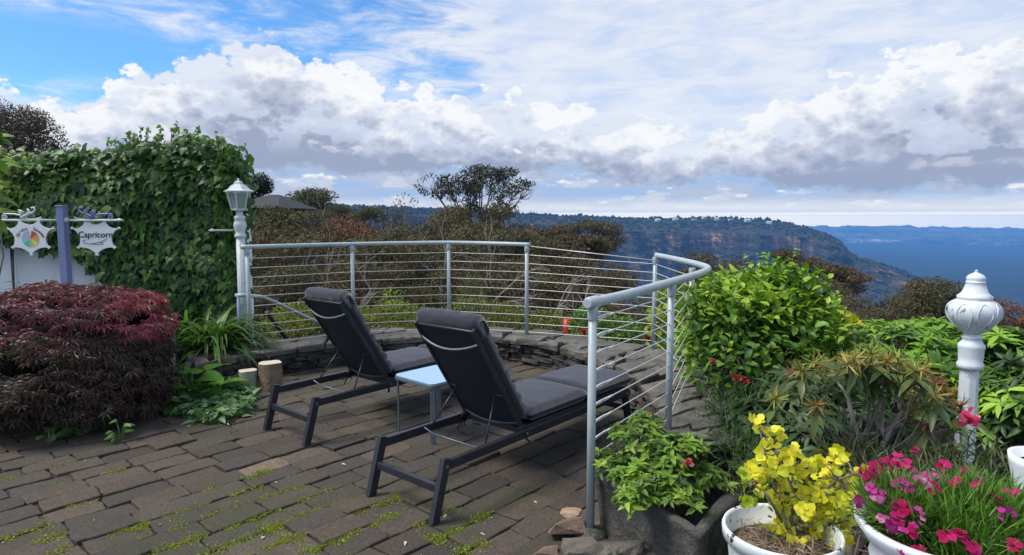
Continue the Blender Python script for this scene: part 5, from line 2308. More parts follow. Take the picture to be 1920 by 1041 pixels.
def leaf_clump(name, label, cat, base, specs, tmpl, cols, seed, part='foliage', stem='green_stem', group=None, trans='leaf'):
    """specs: rows (tip offset x,y,z, length, width ratio, normal tilt)"""
    rs = rng(seed)
    t = thing(name, label, cat, base, 0, group)
    S = np.array(specs, float)
    n = len(S)
    P = S[:, :3]
    D = S[:, 3:6]
    N = S[:, 6:9]
    leaves(part, tmpl, P, D, N, S[:, 9], S[:, 9] * S[:, 10], palette(rs, n, cols, var=.15), trans, t)
    m = MB()
    for q in P:
        a, b = Vector((q[0] * .15, q[1] * .15, 0)), Vector(q)
        m.tube([a, a.lerp(b, .5) + Vector((0, 0, .12 * b.z)), b], [.006, .005, .004], 5, caps=False)
    m.build('stems', stem, t)
    return t


BIGLEAF = rows_tmpl([(0, 0), (.06, .20), (.2, .36), (.42, .44), (.68, .34), (.88, .15), (1, 0)], .18, .35)


def hosta():
    rs = rng(51)
    base = gz(362, 752, 0)
    base[2] = -.03
    rows = []
    for k in range(34):
        a = rs.uniform(0, 6.28)
        r = rs.uniform(.04, .24)
        z = rs.uniform(.06, .34) * (1.15 - r * 2)
        d = np.array([math.cos(a), math.sin(a), rs.uniform(-.1, .75)])
        nn = np.array([-math.cos(a) * .35, -math.sin(a) * .35 - .25, 1.0]) + rs.normal(0, .25, 3)
        rows.append([r * math.cos(a), r * math.sin(a), z, *d, *nn, rs.uniform(.17, .29), .95])
    leaf_clump('hosta', 'broad leafed bright green hosta in the bed beside the maple', 'hosta', base, rows, BIGLEAF, [(.12, .30, .03), (.16, .36, .035), (.085, .22, .03), (.10, .26, .06)], 52)
    # pale groundcover at the edge of the paving
    base = gz(400, 772, 0)
    base[2] = -.03
    n = 900
    pos = []
    while len(pos) < n:
        px, py = rs.uniform(302, 480), rs.uniform(690, 796)
        if ((px - 395) / 84) ** 2 + ((py - 748) / 50) ** 2 < 1 or (px > 420 and py > 690 and py < 730 and px < 452):
            pos.append(gz(px, py, 0))
    P = np.array(pos) - base
    P[:, 2] = rs.uniform(.02, .13, n)
    t = thing('ground_cover', 'low pale grey green ground cover spilling onto the paving by the stumps', 'ground cover', base)
    D = nrm(sph(rs, n) * [1, 1, .35] + [0, 0, .05])
    sz = rs.uniform(.05, .115, n)
    leaves('foliage', OVATE, P, D, sph(rs, n) * .35 + [0, -.15, 1], sz, sz * .75, palette(rs, n, [(.13, .25, .10), (.17, .30, .13), (.10, .20, .08), (.20, .32, .13)], var=.2), 'leaf', t)
    m = MB()
    for q in P[::9]:
        m.tube([(q[0], q[1], 0), tuple(q)], .003, 4, caps=False)
    m.build('stems', 'green_stem', t)
    # single leafy sprigs at the foot of the maple
    for i, (px, py, lab) in enumerate([(228, 826, 'small bright leafed sprig at the right foot of the maple'), (150, 815, 'small pale leafed sprig at the middle foot of the maple'), (92, 832, 'round leafed sprig at the left foot of the maple')]):
        b = gz(px, py, 0)
        b[2] = 0
        rows = []
        for k in range(12 if i != 2 else 9):
            a = rs.uniform(0, 6.28)
            r = rs.uniform(.01, .07) * (1.7 if i == 2 else 1)
            rows.append([r * math.cos(a), r * math.sin(a), rs.uniform(.02, .15 if i == 0 else .09), math.cos(a), math.sin(a), .15, rs.normal(0, .25), -.35, 1, rs.uniform(.045, .075) * (1.35 if i == 2 else 1), .72 if i != 2 else 1.0])
        leaf_clump('leafy_sprig', lab, 'sprig', b, rows, OVATE if i < 2 else ROUND, [(.09, .21, .04), (.13, .26, .05), (.16, .24, .09)], 60 + i, group='sprigs at the foot of the maple')


hosta()


def strap_clump(label, base, n, L, seed, cols, group=None, name='agapanthus', wd=.036, rise=(.55, 1.05)):
    rs = rng(seed)
    t = thing(name, label, 'agapanthus' if name == 'agapanthus' else 'plant', base, 0, group)
    V, Q, T = [], [], []
    seg = 8
    for k in range(n):
        a = rs.uniform(0, 6.28)
        ln = L * rs.uniform(.6, 1.15)
        up = rs.uniform(*rise)
        h = np.array([math.cos(a), math.sin(a), 0])
        s = np.array([-math.sin(a), math.cos(a), 0])
        p = np.array([rs.normal(0, .05), rs.normal(0, .05), 0])
        ang = up * math.pi / 2 * .95
        c = palette(rs, 1, cols, var=.2)[0]
        o = len(V)
        for j in range(seg + 1):
            f = j / seg
            w = wd * (1 - f ** 3) * (.6 + .4 * min(1, f * 5)) / 2 + .001
            u = np.array([0, 0, 1]) * math.cos(ang) - h * math.sin(ang)
            V += [p - s * w + u * w * .35, p, p + s * w + u * w * .35]
            T += [c, c * .9, c]
            d = h * math.cos(ang) + np.array([0, 0, 1]) * math.sin(ang)
            p = p + d * ln / seg
            ang -= rs.uniform(.12, .30) * (1 + f)
        for j in range(seg):
            b = o + 3 * j
            Q += [(b, b + 1, b + 4, b + 3), (b + 1, b + 2, b + 5, b + 4)]
    raw_mesh('foliage', V, [np.array(Q)], 'leaf', np.array(T), t)
    return t


AG = [(.065, .15, .028), (.09, .19, .033), (.045, .11, .024), (.13, .24, .05)]
for (px, py, Y, n, L, lab) in [(395, 668, 6.3, 150, .85, 'strappy leafed agapanthus clump at the foot of the ivy by the lamp post'), (345, 640, 6.5, 100, .8, 'strappy leafed agapanthus clump behind the cream pot'), (425, 650, 6.45, 80, .68, 'small strappy clump squeezed between lamp post and ivy')]:
    b = pt(px, py, Y)
    b[2] = .16
    strap_clump(lab, b, n, L, int(px), AG, 'agapanthus clumps under the ivy')


def bed_bits():
    # timber edge of the bed
    a, b = gz(318, 676, .1), gz(432, 676, .1)
    t = thing('bed_edging', 'dark timber edge board of the raised bed under the agapanthus', 'edging', (*((a + b) / 2)[:2], 0))
    o = Vector(((a[0] + b[0]) / 2, (a[1] + b[1]) / 2, 0))
    m = MB()
    m.beam(Vector((a[0], a[1], .05)) - o, Vector((b[0], b[1], .05)) - o, .05, .14)
    for f in (.2, .8):
        q = Vector((a[0], a[1], 0)).lerp(Vector((b[0], b[1], 0)), f) - o
        m.box((q.x, q.y - .05, .04), (.05, .04, .2))
    m.build('board', 'timber', t, .006)
    # cream pot half behind the maple
    c = pt(296, 650, 5.75)
    t = thing('flower_pot', 'cream glazed pot half hidden behind the red maple', 'pot', (c[0], 5.75, -.03))
    zt = pt(296, 606, 5.6)[2] + .03
    m = MB()
    m.lathe([(.11, 0), (.135, zt * .4), (.15, zt - .05), (.165, zt - .045), (.165, zt), (.14, zt), (.13, zt - .06)], 28)
    m.build('body', 'cream_pot', t)
    m = MB()
    m.lathe([(.01, zt - .05), (.135, zt - .052)], 20)
    m.build('soil', 'soil', t)
    # sprig in front of the white wall
    for (px, py, lab, sd) in [(36, 588, 'dark sprig standing against the white wall, left of the sign post', 1), (3, 590, 'dark sprig at the left edge against the white wall', 2)]:
        b = pt(px, 620, 6.4)
        rs = rng(70 + sd)
        t = thing('tall_sprig', lab, 'sprig', b, 0, 'dark sprigs against the white wall')
        H = pt(px, 530 if sd == 1 else 560, 6.4)[2] - b[2]
        m = MB()
        m.tube([(0, 0, -.4), (.01, 0, H * .5), (0, 0, H)], [.006, .005, .003], 6)
        m.build('stems', 'green_stem', t)
        P, D = [], []
        for z in np.linspace(H * .1, H, 7):
            for s in (-1, 1):
                P.append((0, 0, z))
                D.append((s, rs.normal(0, .4), .25))
        P, D = np.array(P), np.array(D)
        leaves('foliage', LANCE, P, D, np.tile([0, -.4, 1.0], (len(P), 1)), rs.uniform(.09, .13, len(P)), .032, palette(rs, len(P), DKG), 'leaf', t)
    # light leaved branch coming in from the left edge
    b = pt(-60, 420, 4.6)
    b[2] = 0
    t = thing('leafy_branch', 'light green broad leafed branch reaching in at the left edge', 'branch', b)
    rs = rng(75)
    m = MB()
    tips = [pt(-14, 300, 4.6), pt(-18, 262, 4.6), pt(-16, 345, 4.55), pt(-14, 375, 4.6), pt(-30, 400, 4.6)]
    stems(m, rs, (0, 0, 0), [q - b for q in tips], .010, wob=.02)
    m.build('stems', 'twig', t)
    P, D, N = [], [], []
    for q in tips:
        for k in range(7):
            P.append(q - b + rs.normal(0, .02, 3))
            D.append((rs.uniform(-.3, 1.0), rs.normal(0, .4), rs.uniform(-.5, .6)))
            N.append((rs.normal(0, .3), -.5, 1))
    leaves('foliage', OVATE, np.array(P), D, N, rs.uniform(.10, .16, len(P)), .11, palette(rs, len(P), [(.20, .32, .03), (.26, .36, .04), (.15, .28, .03)]), 'leaf', t)


bed_bits()


# ---- plants behind the railing
def back_bed():
    rs = rng(81)
    LOW = [(.13, .15, .03), (.16, .17, .035), (.10, .125, .03), (.19, .19, .05), (.08, .11, .028)]
    YG = [(.19, .21, .03), (.23, .25, .035), (.15, .18, .03), (.12, .155, .03)]
    rows = [  # px, py centre, Y, rx, ry, palette, words
        (560, 605, 8.6, 60, 34, YG, 'yellow green low shrub below the stair handrail'),
        (655, 600, 8.8, 42, 26, LOW, 'low shrub behind the left lounger head'),
        (735, 602, 8.6, 58, 34, YG, 'bright yellow green low shrub between the second and third posts'),
        (800, 606, 8.4, 40, 26, LOW, 'low olive shrub just left of the third post'),
        (890, 600, 8.6, 62, 44, LOW, 'olive low shrub heaped up right of the third post'),
        (955, 606, 8.4, 46, 34, LOW, 'low tawny shrub left of the fourth post'),
        (1030, 612, 8.2, 50, 28, LOW, 'low tawny shrub right of the fourth post'),
    ]
    for i, (px, py, Y, rx, ry, c, lab) in enumerate(rows):
        b = pt(px, py, Y)
        b[2] = ground_z(b[0], b[1])
        bl = [blob(px, py, Y, rx, ry, .5), blob(px - rx * .5, py + 8, Y - .1, rx * .6, ry * .7, .4), blob(px + rx * .55, py + 6, Y - .05, rx * .6, ry * .8, .4), blob(px, py + ry, Y - .2, rx * .9, ry * .8, .4)]
        shrub('low_shrub', lab, 'shrub', b, bl, 2600, OVATE, .040, .6, c, 90 + i, shell=.6, nstem=26, sr=.005, group='low shrubs behind the railing', upd=.5)
    # taller light sprig among them
    b = pt(735, 600, 8.7)
    b[2] = ground_z(b[0], b[1])
    shrub('low_shrub', 'pointed lime green shoot above the low shrubs left of the third post', 'shrub', b, [blob(733, 565, 8.7, 16, 22, .15), blob(745, 580, 8.7, 24, 14, .2)], 160, LANCE, .075, .35, LIME, 99, shell=.3, nstem=8, sr=.004, group='low shrubs behind the railing')
    b = pt(888, 560, 9.4)
    b[2] = ground_z(b[0], b[1])
    shrub('spiky_shrub', 'olive whorled shrub standing above the low shrubs beside the third post', 'shrub', b, [blob(888, 545, 9.4, 26, 26, .3), blob(880, 565, 9.4, 18, 20, .3)], 420, LANCE, .10, .25, [(.11, .13, .04), (.14, .15, .05), (.08, .10, .03)], 98, shell=.3, nstem=14, sr=.01)
    # green plants with red ornament by the near post
    b = pt(1150, 625, 7.6)
    b[2] = ground_z(b[0], b[1])
    shrub('leafy_shrub', 'fresh green leafy shrub behind the near railing post', 'shrub', b, [blob(1105, 612, 7.7, 42, 32, .4), blob(1160, 622, 7.6, 46, 26, .35), blob(1200, 636, 7.5, 30, 20, .3), blob(1120, 640, 7.5, 60, 18, .3)], 2300, OVATE, .05, .7, MIDG, 97, nstem=24, sr=.005)
    b = pt(1063, 640, 7.8)
    t = thing('glazed_ornament', 'red glazed tapering garden ornament left of the near post', 'ornament', b)
    h = pt(1063, 598, 7.8)[2] - b[2]
    m = MB()
    m.lathe([(.075, -.1), (.085, -.02), (.080, .03), (.058, h * .55), (.046, h), (.036, h), (.036, h - .03)], 20)
    m.build('body', 'red_glaze', t)
    for i, (px, py, Y, lab) in enumerate([(1094, 622, 7.2, 'red flower beside the near railing post, left'), (1213, 634, 7.0, 'red flower low behind the cables at the post base'), (1128, 648, 7.1, 'dark red flower right of the near railing post')]):
        b = pt(px, py, Y)
        t = thing('garden_flower', lab, 'flower', b, 0, 'red flowers behind the railing')
        rs = rng(110 + i)
        m = MB()
        m.tube([(0, .02, -.35), (.01, .01, -.1), (0, 0, 0)], .003, 5)
        m.build('stem', 'green_stem', t)
        D = sph(rs, 22) + [0, -.5, .2]
        leaves('petals', ROUND, np.zeros((22, 3)), D, sph(rs, 22), rs.uniform(.03, .05, 22), .04, palette(rs, 22, [(.42, .03, .03), (.5, .05, .06)]), 'petal', t)
    # lime plant between the right hand posts
    b = pt(1255, 680, 6.9)
    b[2] = ground_z(b[0], b[1])
    shrub('lime_shrub', 'yellow lime shrub between the two far right railing posts', 'shrub', b, [blob(1262, 560, 7.0, 34, 34, .25), blob(1245, 610, 6.9, 34, 36, .25), blob(1275, 640, 6.9, 40, 40, .25), blob(1235, 675, 6.85, 26, 24, .2), blob(1290, 590, 6.9, 26, 40, .2)], 620, ROUND, .085, .75, [(.34, .40, .035), (.28, .38, .04), (.22, .34, .04)], 96, shell=.35, nstem=22, sr=.005)


back_bed()


# ---- right hand border
def right_border():
    rs = rng(120)
    # big lime green shrub
    b = pt(1420, 780, 5.0)
    b[2] = ground_z(b[0], b[1])
    bl = [blob(*q) for q in [(1310, 660, 5.1, 34, 60, .3), (1530, 610, 4.95, 40, 50, .3), (1460, 545, 5.05, 44, 40, .3), (1400, 590, 5.0, 92, 66, .5), (1470, 575, 5.05, 60, 56, .4), (1340, 620, 4.9, 54, 70, .4), (1440, 660, 4.8, 105, 78, .5), (1370, 700, 4.75, 66, 64, .4), (1500, 640, 4.9, 56, 66, .4), (1345, 570, 5.1, 42, 36, .35), (1520, 700, 4.75, 60, 40, .35)]]
    t, B, rs = shrub('lime_shrub', 'big lime green broad leafed shrub just right of the stone wall', 'shrub', b, bl, 5600, ROUND, .078, .60, MIDG + LIME[3:], 121, shell=.45, out_=.55, upd=.1, nup=1.0, nstem=60, rag=(4.2, .20))
    n = 3000
    P, O = in_blobs(rs, [(c, r * np.array([1.05, 1.05, 1.1])) for c, r in B[:5] + B[8:9] + B[2:3]], n, .65, -.25)
    D = nrm(O * .5 + sph(rs, n) * .7 + [0, 0, .15])
    sz = rs.uniform(.04, .095, n)
    leaves('young_leaves', ROUND, P, D, sph(rs, n) * .4 + [0, -.1, 1], sz, sz * .65, palette(rs, n, LIME), 'leaf', t)
    # shoots above it
    m = MB()
    P, D = [], []
    for (px, py) in [(1465, 482), (1320, 540), (1310, 575), (1420, 508), (1365, 528), (1385, 535), (1450, 515), (1490, 515), (1510, 530), (1535, 560), (1550, 585), (1345, 540), (1440, 500), (1480, 505), (1410, 520), (1350, 515), (1335, 530), (1375, 510), (1500, 520), (1395, 505), (1520, 545), (1470, 500)]:
        top = pt(px, py, 5.0) - b
        a = Vector(top) + Vector((rs.normal(0, .05), .02, -.42))
        m.tube([a, a.lerp(Vector(top), .5) + Vector(rs.normal(0, .015, 3)), Vector(top)], [.006, .005, .003], 5, caps=False)
        for z in np.linspace(.0, 1, 10):
            P.append(np.array(a.lerp(Vector(top), z)))
            D.append(sph(rs, 1)[0] * [1, 1, .5] + [0, 0, .35])
    pts_, out_d = in_blobs(rs, B, 90, .9, .0)
    for a_, d_ in zip(pts_, out_d):
        a = Vector(a_ * .97)
        e = a + Vector(d_ * .5 + [rs.normal(0, .25), rs.normal(0, .25), .75]).normalized() * rs.uniform(.10, .30)
        m.tube([a, a.lerp(e, .5) + Vector(rs.normal(0, .012, 3)), e], [.005, .004, .002], 5, caps=False)
        for z in np.linspace(.15, 1, 8):
            P.append(np.array(a.lerp(e, z)))
            D.append(sph(rs, 1)[0] * [1, 1, .4] + [0, 0, .3])
    m.build('shoots', 'green_stem', t)
    P = np.array(P)
    k = len(P)
    sz = rs.uniform(.04, .085, k)
    leaves('shoot_leaves', OVATE, P, D, sph(rs, k) * .4 + [0, -.2, 1], sz, sz * .75, palette(rs, k, LIME), 'leaf', t)
    # yellow autumn leaf cluster
    b2 = pt(1585, 625, 4.7)
    bb = b2.copy()
    bb[2] = ground_z(bb[0], bb[1])
    shrub('yellow_shrub', 'yellow leafed spray between the lime shrub and the rhododendrons', 'shrub', bb, [blob(1582, 612, 4.7, 26, 12, .12), blob(1560, 628, 4.7, 22, 14, .12)], 70, ROUND, .10, .6, [(.42, .42, .03), (.34, .40, .04), (.5, .46, .05)], 123, shell=.3, nstem=8, sr=.004)
    # rhododendrons
    RG = [(.085, .18, .030), (.11, .22, .036), (.07, .145, .028), (.14, .26, .04)]
    NEW = [(.22, .40, .045), (.30, .47, .055), (.17, .33, .04)]
    b = pt(1700, 900, 4.5)
    b[2] = ground_z(b[0], b[1])
    rhodo('rhododendron', 'bright green rhododendron left of the globe topped post', 'rhododendron', b,
          [blob(*q) for q in [(1620, 690, 4.6, 72, 52, .5), (1690, 650, 4.7, 66, 48, .5), (1750, 650, 4.75, 70, 50, .5), (1700, 720, 4.4, 110, 66, .5), (1790, 720, 4.5, 60, 80, .5), (1560, 740, 4.5, 60, 60, .4), (1580, 690, 4.7, 50, 34, .4)]],
          620, 9, .105, .95, RG, 131, .3, .75, NEW, .30)
    b = pt(1890, 950, 4.1)
    b[2] = ground_z(b[0], b[1])
    rhodo('rhododendron', 'dense dark green rhododendron right of the globe topped post', 'rhododendron', b,
          [blob(*q) for q in [(1890, 680, 4.2, 62, 60, .5), (1960, 690, 4.2, 70, 70, .5), (1880, 780, 4.0, 66, 90, .5), (1950, 820, 3.9, 70, 90, .5), (1850, 730, 4.3, 40, 80, .4)]],
          560, 9, .115, .95, RG + DKG[:2], 132, .25, .75, NEW, .10)
    # lower dark rhododendron leaves behind the yellow plant
    b = pt(1500, 900, 3.9)
    b[2] = ground_z(b[0], b[1])
    rhodo('rhododendron', 'dull dark leafed rhododendron in the shade under the lime shrub', 'rhododendron', b,
          [blob(*q) for q in [(1500, 750, 4.0, 80, 56, .4), (1440, 800, 3.9, 80, 56, .4), (1530, 830, 3.7, 90, 60, .4), (1400, 850, 3.8, 56, 56, .35), (1600, 800, 3.8, 70, 60, .4)]],
          330, 8, .125, .85, [(.050, .10, .035), (.065, .125, .045), (.04, .085, .03), (.08, .135, .055)], 133, .0, .6, None)
    # spent flowered rhododendron: leaves, bare grey limbs and brown spent trusses
    b = pt(1610, 960, 3.25)
    b[2] = -.05
    t = thing('rhododendron', 'leggy rhododendron with brown spent flower heads and bare grey branches', 'rhododendron', b)
    rs = rng(134)
    Y = 3.25
    m = MB()

    def q(px, py, dy=0.0):
        return Vector(pt(px, py, Y + dy)) - Vector(b)
    limbs = [[(1606, 960), (1604, 880), (1612, 830), (1640, 780), (1660, 740)], [(1606, 905), (1625, 860), (1650, 845), (1690, 838), (1740, 842), (1790, 830)], [(1612, 830), (1600, 790), (1590, 745), (1570, 715)],
             [(1640, 780), (1652, 820), (1655, 770), (1640, 720)], [(1650, 845), (1672, 800), (1700, 760), (1730, 735)], [(1604, 880), (1560, 850), (1520, 810), (1480, 770)], [(1690, 838), (1730, 800), (1770, 760)], [(1690, 795), (1650, 812), (1610, 815)]]
    for L_ in limbs:
        pts = [q(x, y, rs.normal(0, .05)) for x, y in L_]
        k = len(pts)
        m.tube(pts, [.017 * (1 - .62 * i / (k - 1)) for i in range(k)], 8)
    m.build('branches', 'pale_bark', t)
    hp = [(1490, 700), (1540, 695), (1590, 690), (1640, 680), (1680, 690), (1720, 705), (1760, 745), (1790, 765), (1640, 720), (1580, 720), (1700, 735), (1610, 700), (1660, 705), (1740, 730), (1560, 850), (1600, 840), (1500, 720), (1700, 790), (1740, 800), (1660, 880), (1450, 760),
          (1530, 770), (1780, 800), (1800, 850), (1760, 880), (1830, 890)] + [(1500, 690), (1520, 688), (1550, 682), (1575, 678), (1600, 675), (1625, 670), (1655, 672), (1685, 680), (1700, 692), (1730, 700), (1750, 725), (1775, 750), (1620, 690), (1600, 700), (1660, 690), (1690, 710), (1640, 700), (1670, 725), (1720, 750), (1570, 700), (1800, 775)]
    tips = np.array([q(x + rs.normal(0, 6), y + rs.normal(0, 4), rs.uniform(-.22, .22)) for x, y in hp])
    axes = np.tile([0, -.15, 1.0], (len(tips), 1)) + rs.normal(0, .3, (len(tips), 3))
    P, D, N = whorl_points(rs, tips - np.array([0, 0, .02]), axes, 9, .2, -.15)
    n = len(P)
    ln = rs.uniform(.085, .15, n)
    leaves('foliage', LANCE, P, D, N, ln, ln * .85, palette(rs, n, [(.075, .125, .045), (.10, .15, .05), (.055, .095, .035), (.13, .16, .05)]), 'leaf', t)
    m2 = MB()
    stems(m2, rs, (0, 0, .25), tips, .005)
    m2.build('stems', 'twig', t)
    for i, (tp, ax) in enumerate(zip(tips, axes)):
        k = rs.randint(30, 44)
        c = [[(.36, .27, .08), (.42, .35, .12), (.28, .18, .06)], [(.26, .12, .06), (.18, .08, .045), (.32, .18, .09)], [(.27, .30, .06), (.34, .35, .10), (.22, .18, .05)]][(0, 0, 1, 2, 0, 2)[rs.randint(6)] if i not in (0, 1, 7, 8) else 1]
        D = nrm(np.array(ax) * .2 + sph(rs, k) * .9 + [0, 0, -.25])
        ln = rs.uniform(.05, .10, k)
        leaves('spent_truss', NEEDLE, np.tile(tp + np.array([0, 0, .015]), (k, 1)), D, sph(rs, k), ln, .0075, palette(rs, k, c, var=.25), 'dry_leaf', t)
    f = q(1812, 785, -.2)
    D = sph(rs, 26) * [1, .8, .7] + [0, -.5, .1]
    leaves('pink_bloom', ROUND, np.tile(f, (26, 1)) + rs.normal(0, .012, (26, 3)), D, sph(rs, 26), rs.uniform(.035, .055, 26), .042, palette(rs, 26, [(.78, .10, .26), (.85, .18, .33), (.70, .06, .20)]), 'petal', t)
    # red flowers in the lime shrub
    for i, (px, py, lab) in enumerate([(1381, 708, 'left of the two red blooms at the foot of the lime shrub'), (1396, 712, 'right of the two red blooms at the foot of the lime shrub'), (1335, 678, 'small red bloom over the sage plant by the wall')]):
        c = pt(px, py, 4.2)
        t = thing('garden_flower', lab, 'flower', c, 0, 'red blooms by the lime shrub')
        m = MB()
        m.tube([(0, .1, -.2), (0, .03, -.08), (0, 0, 0)], .003, 5)
        m.build('stem', 'green_stem', t)
        k = 24
        leaves('petals', ROUND, rs.normal(0, .006, (k, 3)), sph(rs, k) + [0, -.4, .1], sph(rs, k), rs.uniform(.016, .030, k) * (.6 if i == 2 else 1), .028, palette(rs, k, [(.45, .03, .05), (.6, .10, .12), (.35, .02, .03)]), 'petal', t)
    # sage by the wall
    b = pt(1340, 735, 4.7)
    b[2] = .0
    shrub('sage_plant', 'grey green sage standing by the outer edge of the stone wall', 'sage', b, [blob(1340, 705, 4.7, 26, 34, .2), blob(1322, 690, 4.8, 22, 22, .2), blob(1350, 735, 4.6, 24, 24, .2)], 420, LANCE, .07, .32, [(.20, .27, .17), (.26, .33, .22), (.15, .22, .13)], 140, shell=.3, nstem=22, sr=.004)
    # shaded greens between wall and pots
    b = pt(1380, 900, 3.6)
    b[2] = -.05
    shrub('shade_plant', 'dark feathery green plant between the stone wall and the yellow flowers', 'plant', b, [blob(1385, 850, 3.6, 50, 50, .3), blob(1420, 890, 3.4, 56, 40, .3), blob(1355, 800, 3.9, 40, 60, .3), blob(1400, 780, 4.2, 70, 60, .4), blob(1460, 930, 3.3, 60, 40, .3)], 2300, LANCE, .065, .24, DKG + MIDG[:2], 141, shell=.3, nstem=40, sr=.004)
    b = pt(1700, 940, 2.9)
    b[2] = -.05
    shrub('shade_plant', 'dull green tangle of leaves and twigs behind the pink flowers', 'plant', b, [blob(1640, 900, 3.0, 80, 44, .3), blob(1760, 905, 2.9, 100, 44, .3), blob(1860, 900, 2.8, 80, 44, .3), blob(1600, 960, 2.9, 70, 60, .3)], 1100, LANCE, .10, .26, [(.07, .12, .04), (.10, .13, .05), (.14, .13, .06), (.05, .085, .03)], 142, shell=.3, nstem=70, sr=.006)


right_border()


# ---- trough, rocks, pots
def trough():
    A, B_, C, D_ = np.array([.415, 3.16]), np.array([.778, 2.52]), np.array([1.085, 2.90]), np.array([.80, 3.52])
    ctr = (A + B_ + C + D_) / 4
    t = thing('stone_trough', 'mossy grey concrete trough planter beside the near railing post', 'planter', (*ctr, 0), 0)
    rs = rng(150)
    from mathutils import noise as mn
    H = .30
    cs = [A - ctr, B_ - ctr, C - ctr, D_ - ctr]
    w = .075

    def ringpts(scale_in, z, n=12):
        out = []
        for i in range(4):
            a, b = cs[i], cs[(i + 1) % 4]
            for k in range(n):
                p = a * (1 - k / n) + b * (k / n)
                p = p * (1 - scale_in / np.linalg.norm(p))
                out.append((p[0], p[1], z))
        return out
    rings = [ringpts(.03, -.1), ringpts(.035, .05), ringpts(.03, .20), ringpts(.012, .265), ringpts(0, .285), ringpts(.006, .30), ringpts(.03, .305), ringpts(.07, .302), ringpts(.082, .285), ringpts(.088, .20)]
    vs, fs = [], []
    n = len(rings[0])
    for j, rg in enumerate(rings):
        for (x, y, z) in rg:
            nn = .03 * mn.noise(Vector((x * 7, y * 7, z * 7))) + .006 * mn.noise(Vector((x * 22, y * 22, z * 22)))
            vs.append((x * (1 + nn * 2), y * (1 + nn * 2), z + nn * .7))
    for j in range(len(rings) - 1):
        for i in range(n):
            fs.append((j * n + i, j * n + (i + 1) % n, (j + 1) * n + (i + 1) % n, (j + 1) * n + i))
    m = MB()
    m.add(vs, fs, True)
    m.build('trough_walls', 'concrete', t)
    m = MB()
    inner_ = rings[-1]
    m.add([(x, y, .235 + .02 * mn.noise(Vector((x * 9, y * 9, 1)))) for x, y, z in inner_] + [(0, 0, .26)], [(i, (i + 1) % n, n) for i in range(n)], True)
    m.build('soil', 'soil', t)
    # azalea growing in it
    Y = 3.0
    b = np.array([ctr[0] + .02, ctr[1] + .02, .24])
    t2 = thing('azalea', 'small azalea with one pink bloom growing in the stone trough', 'azalea', b)
    bl = [blob(*q) for q in [(1150, 872, 3.1, 42, 30, .10), (1205, 820, 3.1, 60, 34, .14), (1260, 845, 3.0, 56, 34, .14), (1185, 880, 3.0, 52, 40, .12), (1300, 835, 3.0, 26, 24, .08), (1240, 900, 2.85, 60, 40, .12), (1195, 930, 2.75, 46, 34, .08), (1310, 890, 2.95, 46, 26, .1), (1215, 790, 3.15, 34, 20, .08), (1275, 935, 2.75, 44, 24, .08), (1340, 900, 3.0, 30, 22, .08)]]
    Bq = [(c - b, r) for c, r in bl]
    P0, O = in_blobs(rs, Bq, 400, .4, -.3)
    Ax = nrm(O * .5 + sph(rs, 400) * .3 + [0, -.1, .8])
    P, D, N = whorl_points(rs, P0, Ax, 7, .25, .35)
    n = len(P)
    ln = rs.uniform(.028, .058, n)
    tint = palette(rs, 400, [(.17, .29, .035), (.23, .36, .045), (.11, .20, .03), (.06, .12, .028), (.30, .42, .06)], [3, 3, 2, 2, 1])
    leaves('foliage', OVATE, P, D, N, ln, ln * .62, np.repeat(tint, 7, 0), 'leaf', t2)
    m = MB()
    stems(m, rs, (0, 0, 0), P0[:140], .0045, wob=.08)
    tips, _ = in_blobs(rs, Bq[5:], 60, .2)
    stems(m, rs, (0.02, -.05, 0), tips, .003, wob=.12)
    m.build('stems', 'twig', t2)
    f = pt(1290, 866, 2.85) - b
    k = 20
    leaves('bloom', ROUND, np.tile(f, (k, 1)) + rs.normal(0, .005, (k, 3)), sph(rs, k) + [0, -.6, .2], sph(rs, k), rs.uniform(.016, .028, k), .026, palette(rs, k, [(.70, .16, .20), (.75, .45, .42), (.6, .05, .08)]), 'petal', t2)
    f = pt(1217, 778, 3.1) - b
    leaves('bud', ROUND, np.tile(f, (8, 1)), sph(rs, 8) + [0, 0, .6], sph(rs, 8), .018, .016, palette(rs, 8, [(.55, .35, .2)]), 'petal', t2)
    for (px, py, lab) in [(1255, 760, None)]:
        pass


trough()


def rock(label, c, r, mat, seed, group='rocks heaped at the post foot', flat=1.0, cuts=13):
    rs = rng(seed)
    t_ = bmesh_rock(rs, r, cuts, flat)
    m = MB()
    m.add(*t_)
    o = m.build('rock', mat)
    o.location = tuple(map(float, c))
    o.rotation_euler = (rs.uniform(-.2, .2), rs.uniform(-.2, .2), rs.uniform(0, 6))
    tag(o, label, 'rock', group)
    return o


import bmesh


